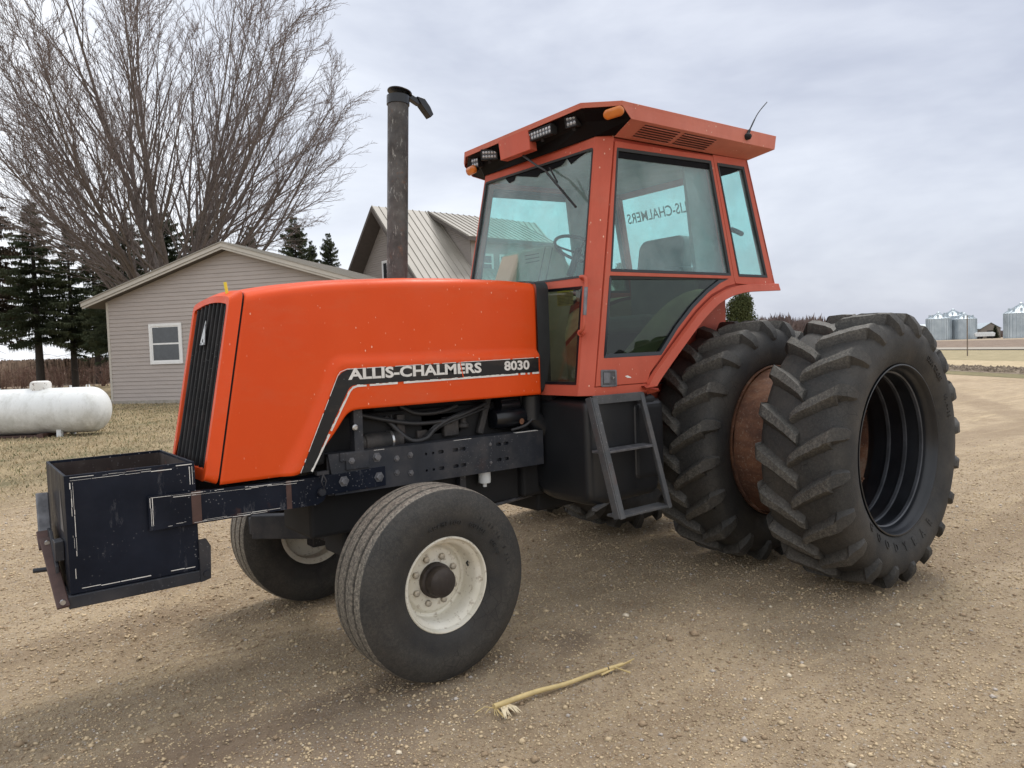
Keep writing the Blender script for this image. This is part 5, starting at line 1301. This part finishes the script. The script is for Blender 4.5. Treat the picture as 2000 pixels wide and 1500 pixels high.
for s_ in (1, -1): mb.slab([(X0h,YR_,ZR-.26),(X1h,YR_,ZR-.26),(X1h,YR_+s_*HW,ZE-.25),(X0h,YR_+s_*HW,ZE-.25)], (0,s_*slp,1), .04)
mb.build('soffit', M['trimdark'], Ho, 0, at=at_)
window(Ho, -31.12, -30.48, 4.9, 6.50, lambda u, v, o: gw(u, v, o+.024), .09, False, at_)
sdsh = MB().lathe([(0,-.07),(.15,-.045),(.25,-.01),(.29,.02),(.27,.015)], (-13.95,-29.55,5.72), 28, 'x'); sdsh.tube([(-14.2,-29.55,5.6),(-13.98,-29.55,5.7)], .03, 8); sdsh.tube([(-13.98,-29.55,5.45),(-13.6,-29.55,5.68)], .015, 6); sdsh.build('satellite_dish', M['galvroof'], Ho, 40, at=at_)
# dormer
DX0, DX1, DYf, DZ = -16.75, -22.6, -26.75, 7.30; ds = (9.12-DZ)/(-DYf+YR_)*-1
ds = (9.12-DZ)/(DYf-YR_)
mb = MB(); mb.slab([(DX0,YR_,9.24),(DX1,YR_,9.24),(DX1,DYf,DZ+.10),(DX0,DYf,DZ+.10)], (0,-ds,-1), .05)
for k in range(16):
    x = DX0-.02-k*.385
    if x < DX1: break
    mb.add([(x-a, y, z+h_) for y, z in ((YR_,9.24),(DYf,DZ+.10)) for a, h_ in ((0,0),(.03,0),(.03,.045),(0,.045))], [(0,1,2,3),(4,7,6,5),(0,4,5,1),(1,5,6,2),(2,6,7,3),(3,7,4,0)])
dor = mb.build('dormer_roof', M['roof'], Ho, 0, at=at_)
mb = MB(); mb.slab([(DX0+.01,YR_+.2,9.08),(DX0+.01,DYf,DZ+.05),(DX0+.01,DYf,DZ-.13),(DX0+.01,YR_+.2,8.92)], (1,0,0), .02); mb.box(DX1,DX0,DYf+.001,DYf+.03,DZ-.13,DZ+.05); mb.build('dormer_fascia', M['trimdark'], Ho, 0, at=at_)
ck = lambda u, v, o: (DX0-.42+o, u, v)
Zm = lambda y: ZR-(y-YR_)*slp; Zd = lambda y: 9.10-(y-YR_)*ds-.02
mb = MB(); siding(mb, [(-27.15,Zm(-27.15)),(-27.15,Zd(-27.15)),(-30.3,Zd(-30.3))], ck, .22, .02); mb.build('dormer_cheek', M['siding2'], Ho, 0, at=at_, fix=False)
df = lambda u, v, o: (u, -27.15+o, v)
mb = MB(); siding(mb, [(-22.3,5.3),(-17.17,5.3),(-17.17,Zd(-27.15)),(-22.3,Zd(-27.15))], df, .22, .02); mb.build('dormer_wall', M['siding2'], Ho, 0, at=at_, fix=False)
mb = MB(); mb.box(-22.3,-17.18,-30.0,-27.16,5.3,7.35); mb.build('dormer_core', M['siding2'], Ho, 0, at=at_)
for u0, u1 in ((-18.55,-17.75), (-20.0,-18.95), (-21.6,-20.5)): window(Ho, u0, u1, 5.60, 6.62, lambda u, v, o: df(u, v, o+.024), .08, True, at_)
# ================================================================== TREES
def fast_mesh(name, V, F, mat, parent=None, sm=False, kind=None):
    me = bpy.data.meshes.new(name); V = np.asarray(V, float); F = np.asarray(F, np.int32); k = F.shape[1]
    me.vertices.add(len(V)); me.vertices.foreach_set('co', V.ravel()); me.loops.add(F.size); me.loops.foreach_set('vertex_index', F.ravel())
    me.polygons.add(len(F)); me.polygons.foreach_set('loop_start', np.arange(0, F.size, k, dtype=np.int32)); me.update(calc_edges=True); me.materials.append(mat)
    if sm: me.shade_smooth()
    o = bpy.data.objects.new(name, me); COL.objects.link(o)
    if parent: o.parent = parent
    if kind: tag(o, kind=kind)
    return o
class Tw:
    def __init__(s): s.V = []; s.F = []
    def tube(s, P, R, n):
        b = len(s.V)
        for i, p in enumerate(P):
            a = P[min(i+1, len(P)-1)]; c = P[max(i-1, 0)]; dx, dy, dz = a[0]-c[0], a[1]-c[1], a[2]-c[2]
            L = math.sqrt(dx*dx+dy*dy+dz*dz) or 1; dx /= L; dy /= L; dz /= L
            if abs(dz) < .9: ux, uy, uz = -dy, dx, 0.
            else: ux, uy, uz = 0., -dz, dy
            l = math.sqrt(ux*ux+uy*uy+uz*uz) or 1; ux /= l; uy /= l; uz /= l
            wx, wy, wz = dy*uz-dz*uy, dz*ux-dx*uz, dx*uy-dy*ux
            for k in range(n):
                t = 6.2832*k/n; c_, s_ = math.cos(t)*R[i], math.sin(t)*R[i]
                s.V.append((p[0]+ux*c_+wx*s_, p[1]+uy*c_+wy*s_, p[2]+uz*c_+wz*s_))
        for i in range(len(P)-1):
            for k in range(n): s.F.append((b+i*n+k, b+i*n+(k+1) % n, b+(i+1)*n+(k+1) % n, b+(i+1)*n+k))
def path(r, p, d, L, seg, wob, up, ):
    P = [p]; d = Vector(d)
    for i in range(seg):
        d = (d+Vector((r.gauss(0, wob), r.gauss(0, wob), r.gauss(0, wob)+up))).normalized(); p = P[-1]+d*(L/seg); P.append(p)
    return P, d
def bare_tree(T_, seed, stems, L0, r0, nb=(11, 11, 9), spread=(28, 82), twr=.010, up=.045, mats=('bark','twig'), base_r=.55, zs=(.5, 1.9)):
    r = random.Random(seed); big = Tw(); tw = Tw()
    big.tube([Vector((0,0,-.2)), Vector((0,0,.6)), Vector((0,0,zs[0])), Vector((0,0,zs[1]))], [base_r*1.35, base_r*1.05, base_r, base_r*.6], 14)
    for s in range(stems):
        a = 2*math.pi*s*.381966+r.uniform(-.25, .25); q_ = ((s+.5)/stems)**.70; el = R_(lerp(spread[1], spread[0], q_)+r.uniform(-4, 4))
        d = Vector((math.cos(a)*math.cos(el), math.sin(a)*math.cos(el), math.sin(el))); L = lerp(L0, L0*.72, q_)*r.uniform(.90, 1.08)
        p0 = Vector((math.cos(a)*base_r*.4, math.sin(a)*base_r*.4, r.uniform(*zs)))
        d0 = (d+Vector((0, 0, .35))).normalized(); P, _ = path(r, p0, d0.lerp(d, .6), L, 14, .030, .012+.02*q_); rr = r0*r.uniform(.65, 1.1)
        big.tube(P, [rr*(1-.94*(i/14)**.8) for i in range(15)], 8)
        for b in range(nb[0]):
            t = .14+.84*(b+r.random())/nb[0]; i = min(13, int(t*14)); f = t*14-i; p = P[i].lerp(P[i+1], f); dd = (P[i+1]-P[max(i-1,0)]).normalized()
            q = Vector((r.gauss(0,1), r.gauss(0,1), r.gauss(0,.7))); q = (q-dd*q.dot(dd)).normalized(); al = r.uniform(.30, .62)
            d1 = (dd*math.cos(al)+q*math.sin(al)).normalized(); L1 = L*(.46*(1-t)+.15)*r.uniform(.75, 1.2); r1 = rr*(1-.94*t**.8)*.55
            P1, _ = path(r, p, d1, L1, 8, .055, up); big.tube(P1, [max(.010, r1*(1-.9*k/8)) for k in range(9)], 5)
            for c in range(nb[1]):
                t1 = .10+.88*(c+r.random())/nb[1]; j = min(7, int(t1*8)); g_ = t1*8-j; p1 = P1[j].lerp(P1[j+1], g_); d2 = (P1[j+1]-P1[max(j-1,0)]).normalized()
                q = Vector((r.gauss(0,1), r.gauss(0,1), r.gauss(0,.8))); q = (q-d2*q.dot(d2)).normalized(); al = r.uniform(.32, .70)
                d3 = (d2*math.cos(al)+q*math.sin(al)).normalized(); L2 = (L1*(.34*(1-t1)+.10)+.35)*r.uniform(.6, 1.2)
                P2, _ = path(r, p1, d3, L2, 5, .07, up); tw.tube(P2, [twr*1.8*(1-.6*k/5) for k in range(6)], 3)
                for e in range(nb[2]):
                    t2 = .10+.88*(e+r.random())/nb[2]; j2 = min(4, int(t2*5)); p2 = P2[j2].lerp(P2[j2+1], t2*5-j2); d4 = (P2[j2+1]-P2[j2]).normalized()
                    q = Vector((r.gauss(0,1), r.gauss(0,1), r.gauss(0,1))); q = (q-d4*q.dot(d4)).normalized()
                    d5 = (d4*.8+q*.55).normalized(); L3 = r.uniform(.18, .50)
                    P3, _ = path(r, p2, d5, L3, 2, .08, up*2); tw.tube(P3, [twr, twr*.9, twr*.7], 3)
    fast_mesh('trunk', big.V, big.F, M[mats[0]], T_, True); fast_mesh('crown', tw.V, tw.F, M[mats[1]], T_)
t1 = thing('maple_tree', 'huge bare many-stemmed tree spreading high above the shed', 'tree', (-6.6,-43.4,0))
bare_tree(t1, 24, 27, 21.8, .21, (15, 12, 8), (28, 86), .0085, .03, ('bark','twig'), .75, (2.2, 5.6))
t2 = thing('bare_tree', 'small bare twiggy brown tree leaning in at the left edge', 'tree', (6.4,-29.8,0)); 
bare_tree(t2, 5, 10, 6.8, .06, (11, 10, 8), (40, 80), .009, .01, ('bark','brush'), .15, (.8, 2.))

def spruce_meshes(seed, h, r_, clear, sparse=1., mats=('sprucebark','spruce'), dead=2.0):
    r = random.Random(seed); tk_ = Tw(); tk_.tube([Vector((0,0,-.1)), Vector((0,0,h*.3)), Vector((0,0,h*.7)), Vector((0,0,h))], [.022*h, .017*h, .009*h, .01], 8)
    V, F = [], []; z = clear
    while z < h*.985:
        t = (z-clear)/(h-clear); Lz = r_*((1-t)**(.82 if clear > 1 else .62))*min(1, .55+t*3.2)*r.uniform(.82, 1.08)+.10; nb = max(5, int((9-3*t)*sparse))
        for b in range(nb):
            zj = r.uniform(-.55, .55); a = r.uniform(0, 6.283); L = Lz*r.uniform(.45, 1.22); dr = -.12-.26*(1-t)+r.uniform(-.22, .20); rise = .25*t
            P = []
            for k in range(6):
                s = k/5; P.append(Vector((math.cos(a)*L*s, math.sin(a)*L*s, z+zj+L*((dr+rise)*s+.16*s*s))))
            tk_.tube(P, [.02, .018, .015, .012, .008, .004], 3)
            nt_ = max(4, int(L*9.0))
            for q in range(nt_):
                s = .16+.86*(q+r.random())/nt_
                if r.random() < .10: continue
                k = min(4, int(s*5)); p = P[k].lerp(P[k+1], min(1, s*5-k)); wd = (.10+.30*L*(1-s)*.55+.10)*r.uniform(.6, 1.3)
                for sd2 in (-1, 1):
                    u = Vector((-math.sin(a)*sd2+math.cos(a)*.55, math.cos(a)*sd2+math.sin(a)*.55, r.uniform(-.45, .12))).normalized()*wd
                    n_ = 2
                    for m_ in range(n_):
                        c = p+u*(m_+.2)/n_; w_ = r.uniform(.035, .075); o = Vector((r.gauss(0,.05), r.gauss(0,.05), r.gauss(0,.05)))
                        e_ = c+u*(1.05/n_)+o+Vector((0,0,-r.uniform(.0,.10))); sdv = Vector((math.cos(a)*w_, math.sin(a)*w_, r.uniform(-.03,.03)))
                        b0 = len(V); V += [c-sdv, c+sdv, e_]; F.append((b0, b0+1, b0+2))
                        dn = Vector((r.gauss(0,.04), r.gauss(0,.04), -r.uniform(.10, .36))); b0 = len(V); V += [c-sdv*.7, c+sdv*.7+Vector((0,0,.02)), c+u*.4/n_+dn]; F.append((b0, b0+1, b0+2))
        z += r.uniform(.20, .34)*(h/13)**.5
    for k in range(int(dead*10)):
        z = r.uniform(clear*.45, clear*1.1); a = r.uniform(0, 6.283); L = r.uniform(.6, 1.8); tk_.tube([Vector((0,0,z)), Vector((math.cos(a)*L*.5, math.sin(a)*L*.5, z-.08)), Vector((math.cos(a)*L, math.sin(a)*L, z-.25))], [.02, .012, .006], 3)
    return (tk_.V, tk_.F, V, F)
SPM = {}
def spruce(name, label, loc, key, scale=1., rot=0., mat='spruce', group='spruces behind the shed', width=1.):
    T_ = thing(name, label, 'tree', loc, group); T_.scale = (scale*width, scale*width, scale); T_.rotation_euler = (0,0,rot)
    if key not in SPM: SPM[key] = spruce_meshes(*key)
    a = SPM[key]
    kk = (key, mat)
    if kk in SPM:
        for src in SPM[kk]: c = src.copy(); COL.objects.link(c); c.parent = T_
    else:
        SPM[kk] = (fast_mesh('trunk', a[0], a[1], M['sprucebark'], T_, True), fast_mesh('crown', a[2], a[3], M[mat], T_))
    return T_
KA = (3, 13.0, 3.1, 3.6, 1.2); KB = (8, 12.0, 2.5, 3.2, .95); KC = (12, 13.0, 3.6, .6, 1.9)
spruce('spruce_tree', 'tall dark spruce with bare lower trunk at the far left edge', (-1.0,-56.5,0), KA, 1.02, .4)
spruce('spruce_tree', 'thin dark spruce with bare trunk standing left of the shed', (-3.2,-57.5,0), KB, .92, 1.4)
spruce('spruce_tree', 'dark spruce whose trunk shows right beside the shed corner', (-4.9,-53.0,0), KB, .80, 3.0)
spruce('spruce_tree', 'dark spruce half seen between the two left spruces and the big bare tree', (-6.0,-66,0), KA, .95, 2.)
for i, (x, y, s, lab) in enumerate(((-9.5,-70,1.12,'dense spruce behind the left limbs of the bare tree'), (-13.2,-72,1.2,'dense spruce behind the middle limbs of the bare tree'), (-16.2,-71,1.18,'dense spruce behind the shed ridge and the right limbs'), (-17.9,-62.5,1.02,'short spruce top just right of the shed ridge'), (-21.15,-60,1.07,'broad dark green spruce between the shed roof and the house'), (-23.0,-60.8,.93,'narrow spruce top tucked against the broad spruce'), (-24.3,-60,.98,'rightmost spruce beside the house gable'))):
    spruce('spruce_tree', lab, (x, y, 0), KC, s, i*1.3, 'spruce', width=(1.0 if i != 5 else .7)*(.62 if i in (3, 6) else .85 if i > 2 else 1))
# browned upper spruce at the left margin
spruce('spruce_tree', 'browned spruce rising above the others at the left margin', (1.3,-63,0), KA, 1.25, 5., 'spruceb')

# rounded evergreens behind the tractor
def bushy(T_, seed, h, r_, n, mat='cedar', leaf=.11):
    r = random.Random(seed); V, F = [], []; tk_ = Tw(); tk_.tube([Vector((0,0,-.1)), Vector((0,0,h*.5)), Vector((0,0,h*.93))], [.12, .08, .01], 7)
    lob = [(r.uniform(0,6.28), r.uniform(.12,.95), r.uniform(.35,1.)) for _ in range(46)]
    for (a, t, q) in lob:
        rad = r_*min(1, (1-t)**.55*1.15)*q*.62; cx, cy, cz = math.cos(a)*rad, math.sin(a)*rad, h*t; sr = r_*(.20+.22*(1-t))
        tk_.tube([Vector((0,0,cz*.85)), Vector((cx*.6,cy*.6,cz*.93)), Vector((cx,cy,cz))], [.03,.02,.01], 4)
        for _ in range(n//46):
            d_ = Vector((r.gauss(0,1), r.gauss(0,1), r.gauss(0,1))).normalized()*sr*r.random()**.33; p = Vector((cx,cy,cz))+Vector((d_.x,d_.y,d_.z*1.5))
            if p.z < .15: continue
            u = Vector((r.gauss(0,1), r.gauss(0,1), r.gauss(.9,.6))).normalized()*leaf*r.uniform(.6,1.6); w = u.cross(Vector((r.gauss(0,1), r.gauss(0,1), r.gauss(0,1)))).normalized()*leaf*.35
            b = len(V); V += [p-w, p+w, p+u]; F.append((b, b+1, b+2))
    fast_mesh('trunk', tk_.V, tk_.F, M['sprucebark'], T_, True); fast_mesh('crown', V, F, M[mat], T_)
for (x, y, h, r_, lab, sd2) in ((-46.9,-31.8,5.3,2.5,'olive green cedar seen between fender and rear tyre',2), (-32.3,-31,7.2,1.5,'small evergreen seen through the cab beside the seat',3), (-44.6,-34,7.7,2.2,'rounded evergreen seen through the rear cab window',4)):
    q = thing('evergreen_tree', lab, 'tree', (x, y, 0), 'evergreens beyond the tractor'); bushy(q, sd2, h, r_, 15000, 'cedar', .15)

# hedge of bare reddish shrubs behind the gas tank
def shrub_mesh(seed):
    r = random.Random(seed); t_ = Tw()
    for s in range(20):
        a = r.uniform(0, 6.28); el = R_(r.uniform(48, 88)); d = Vector((math.cos(a)*math.cos(el), math.sin(a)*math.cos(el), math.sin(el)))
        P, _ = path(r, Vector((r.uniform(-.3,.3), r.uniform(-.3,.3), 0)), d, r.uniform(1.4, 2.3), 6, .08, .01); t_.tube(P, [.022,.020,.017,.014,.012,.009,.006], 4)
        for c in range(9):
            k = r.randint(1, 5); q = Vector((r.gauss(0,1), r.gauss(0,1), r.gauss(.8,.4))).normalized(); P2, _ = path(r, P[k], q, r.uniform(.3,.8), 3, .12, .05); t_.tube(P2, [.010,.009,.007,.005], 3)
    return t_
sm0 = shrub_mesh(2)
SHL = ['leftmost bare red shrub of the hedge', 'bare red shrub between the left spruce trunks', 'bare red shrub behind the tank dome', 'bare red shrub left of the thin spruce trunk', 'bare red shrub just right of the thin spruce trunk', 'bare red shrub in the gap between thin spruce and shed', 'bare red shrub nearest the shed corner', 'bare red shrub in the hedge at the left frame edge', 'bare red shrub half hidden by the shed corner']
shr0 = None
for i in range(9):
    u = (i-.5)/7.; x = 1.6-8.2*u; y = -62.2+6.0*u
    if shr0 is None: q = fast_mesh('bare_shrub', sm0.V, sm0.F, M['hedge']); shr0 = q
    else: q = shr0.copy(); COL.objects.link(q)
    q.location = (x, y, 0); q.rotation_euler = (0,0,i*1.7); q.scale = (1.15, 1.15, rnd.uniform(.85, 1.05)); tag(q, SHL[i], 'shrub', 'red shrubs behind the tank')
# standing dry corn beyond
r = random.Random(9); V, F = [], []
for _ in range(15000):
    u = r.uniform(-.4, 1.3); dd = r.uniform(0, 16)**1.0; x = 4.5-12*u-dd*.55; y = -72+5.5*u-dd*.8; h = r.uniform(1.5, 2.3); a = r.uniform(0, 3.14); w = r.uniform(.02, .07); l = r.gauss(0, .18)
    b = len(V); V += [(x-w*math.cos(a), y-w*math.sin(a), 0), (x+w*math.cos(a), y+w*math.sin(a), 0), (x+l+w*.5, y, h), (x+l-w*.5, y, h)]; F.append((b, b+1, b+2, b+3))
fast_mesh('dry_corn', V, F, M['corn'], kind='stuff')
# bare woods on the skyline
V, F = [], []
def woods(c0, c1, n, h0, h1, depth=40):
    c0, c1 = Vector(c0), Vector(c1)
    for _ in range(n):
        u = r.random(); p = c0.lerp(c1, u)+Vector((-.61,-.79,0))*r.uniform(0, depth); env = .62+.38*MN.noise(Vector((u*9+h0, p.x*.03, 1)))+.25*MN.noise(Vector((u*40, p.x*.1, 4)))
        h = lerp(h0, h1, u)*max(.25, env)*r.uniform(.75, 1.1); w = r.uniform(.15, .45)
        for k in range(5):
            z0 = h*r.uniform(0, .75); a = r.uniform(0, 6.28); q = p+Vector((math.cos(a), math.sin(a), 0))*r.uniform(0, 2.2); ln = Vector((r.gauss(0,.9), r.gauss(0,.9), r.uniform(1.5, 4.5)))
            b = len(V); V.extend([(q.x-w, q.y+w, z0), (q.x+w, q.y-w, z0), (q.x+ln.x, q.y+ln.y, min(h*1.05, z0+ln.z))]); F.append((b, b+1, b+2))
        b = len(V); V.extend([(p.x-.5, p.y+.5, 0), (p.x+.5, p.y-.5, 0), (p.x, p.y, h*.75)]); F.append((b, b+1, b+2))
woods((-270,-195,0), (-345,-175,0), 11000, 18.5, 16.5); woods((-345,-175,0), (-398,-160,0), 5000, 16, 7.5); woods((-398,-160,0), (-420,-100,0), 2500, 4.5, 4, 60)
woods((-60,-300,0), (-35,-300,0), 900, 5, 5, 20); woods((-210,-230,0), (-270,-195,0), 3500, 10, 16)
fast_mesh('distant_woods', V, F, M['woods'], kind='stuff')

# ================================================================== FAR FARMSTEAD
def silo(label, x, y, rad, h, cone, group='grain silos on the skyline'):
    T_ = thing('grain_silo', label, 'silo', (x, y, 0), group)
    prof = []; z = 0
    while z < h: prof += [(rad, z), (rad*1.004, z+.55), (rad, z+1.08)]; z += 1.1
    prof[-1] = (rad, h); m = MB().lathe(prof, (0,0,0), 48, 'z')
    for k in range(30):
        a = 2*math.pi*k/30; c_, s_ = math.cos(a), math.sin(a); R1 = rad*1.006; m.obox((c_*(R1+.06), s_*(R1+.06), 0), (c_*(R1+.06), s_*(R1+.06), h-.1), .22, .14, (c_, s_, 0.001))
    m.build('silo_wall', M['galv'], T_, 40)
    rf_ = MB().lathe([(rad*1.03, h-.05), (rad*1.03, h+.05), (.7, h+cone), (.7, h+cone+.5), (.2, h+cone+.9), (0, h+cone+.95)], (0,0,0), 40, 'z')
    for k in range(20):
        a = 2*math.pi*k/20; c_, s_ = math.cos(a), math.sin(a); rf_.obox((c_*rad*1.02, s_*rad*1.02, h+.12), (c_*.8, s_*.8, h+cone+.1), .12, .14, (0,0,1))
        if k % 2: rf_.box(c_*rad*.72-.3, c_*rad*.72+.3, s_*rad*.72-.3, s_*rad*.72+.3, h+cone*.26, h+cone*.26+1.1)
    rf_.build('silo_roof', M['galvroof'], T_, 30); return T_
silo('broad front grain silo beside the tan shed on the skyline', -316, -124.5, 4.5, 8.7, 2.0)
silo('second grain silo overlapping the broad front one', -322, -117.3, 4.3, 8.1, 1.8)
silo('taller grain silo roof peeking up behind the pair', -334, -126.0, 4.6, 9.8, 2.4)
s3 = silo('lone grain silo near the right frame edge', -296.2, -89.5, 5.2, 8.7, 3.0)
def barn(label, x, y, w, d_, e, a, rot, doors=1):
    T_ = thing('barn', label, 'barn', (x, y, 0)); T_.rotation_euler = (0,0,rot)
    m = MB().prism([(-w/2,0),(w/2,0),(w/2,e),(0,a),(-w/2,e)], 0, d_); m.build('wall', M['farbarn'], T_, 0)
    m = MB(); 
    for s_ in (1, -1): m.slab([(0,-.4,a+.12),(s_*(w/2+.4),-.4,e-.0),(s_*(w/2+.4),d_+.4,e-.0),(0,d_+.4,a+.12)], (0,0,1), .14)
    m.build('roof', M['galvroof'], T_, 0)
    m = MB().box(-w*.20,w*.20,-.08,-.02,0,e*.82); m.build('door', M['void'], T_, 0)
view_rot = math.atan2(-.6149, .7886)  # faces the yard
barn('small gabled farm shed with dark doorway between the silos', -338, -113.3, 7.2, 12, 4.0, 6.4, R_(128))
barn('long low tan shed left of the silos', -322, -139, 13, 9, 4.6, 6.6, R_(35))
wg = thing('grain_trailer', 'white grain trailer parked before the gabled farm shed', 'trailer', (-318,-108.6,0)); wg.rotation_euler = (0,0,R_(118))
m = MB(); m.prism([(-3.2,1.0),(3.2,1.0),(3.4,2.2),(-3.4,2.2)], -1.1, 1.1); m.prism([(-3.4,2.2),(3.4,2.2),(2.6,2.7),(-2.6,2.7)], -.9, .9); m.build('trailer_body', M['farwhite'], wg, 0)
for x in (-2.2, -1.2, 2.3):
    m = MB().lathe([(0,-1.15),(.5,-1.15),(.5,-.85),(0,-.85)], (x,0,.5), 16); m.build('wheel', M['void'], wg, 40)
for (x, y, s, lab) in ((-333,-110,.40,'small dark conifer right of the farm shed'), (-338,-107.5,.33,'tiny conifer left of the lone silo')):
    spruce('conifer_tree', lab, (x, y, 0), KC, s, x, 'spruce', 'small conifers by the far farm', 1.15)
pst = thing('utility_post', 'thin weathered post standing alone at the field edge', 'post', (-55.3,-18.25,0)); m = MB().tube([(0,0,-.2),(0,0,3.0)], [.045,.04], 8); m.build('pole', M['wood'], pst, 40)
m = MB().lathe([(.048,2.98),(.05,3.03),(0,3.04)], (0,0,0), 8, 'z'); m.build('cap', M['galvroof'], pst, 40)

# ---- separate repeated small pieces into parts of their own
def split_loose(o):
    me = o.data; n = len(me.vertices); par = list(range(n))
    def find(a):
        while par[a] != a: par[a] = par[par[a]]; a = par[a]
        return a
    for e in me.edges:
        a, b = find(e.vertices[0]), find(e.vertices[1])
        if a != b: par[a] = b
    grp = {}
    for p in me.polygons: grp.setdefault(find(p.vertices[0]), []).append(p)
    if len(grp) < 2: return
    co_ = [tuple(v.co) for v in me.vertices]
    for polys in grp.values():
        idx = {}; vs = []; fs = []
        for p in polys:
            f = []
            for i in p.vertices:
                if i not in idx: idx[i] = len(vs); vs.append(co_[i])
                f.append(idx[i])
            fs.append(f)
        m2 = bpy.data.meshes.new(o.name.split('.')[0]); m2.from_pydata(vs, [], fs); m2.materials.append(me.materials[0])
        m2.shade_smooth(); m2.set_sharp_from_angle(angle=R_(30))
        c = bpy.data.objects.new(o.name.split('.')[0], m2); COL.objects.link(c); c.parent = o.parent
        for md in o.modifiers:
            if md.type == 'BEVEL': b = c.modifiers.new('bevel', 'BEVEL'); b.width = md.width; b.segments = md.segments; b.limit_method = 'ANGLE'; b.angle_limit = md.angle_limit
    bpy.data.objects.remove(o)
for nm in ('rail_bolt', 'rust_band', 'lever_bolt', 'front_arm', 'handle_mount', 'stem_node', 'chipped_edge', 'injection_parts'):
    for o in [q for q in bpy.data.objects if q.name.split('.')[0] == nm]: split_loose(o)
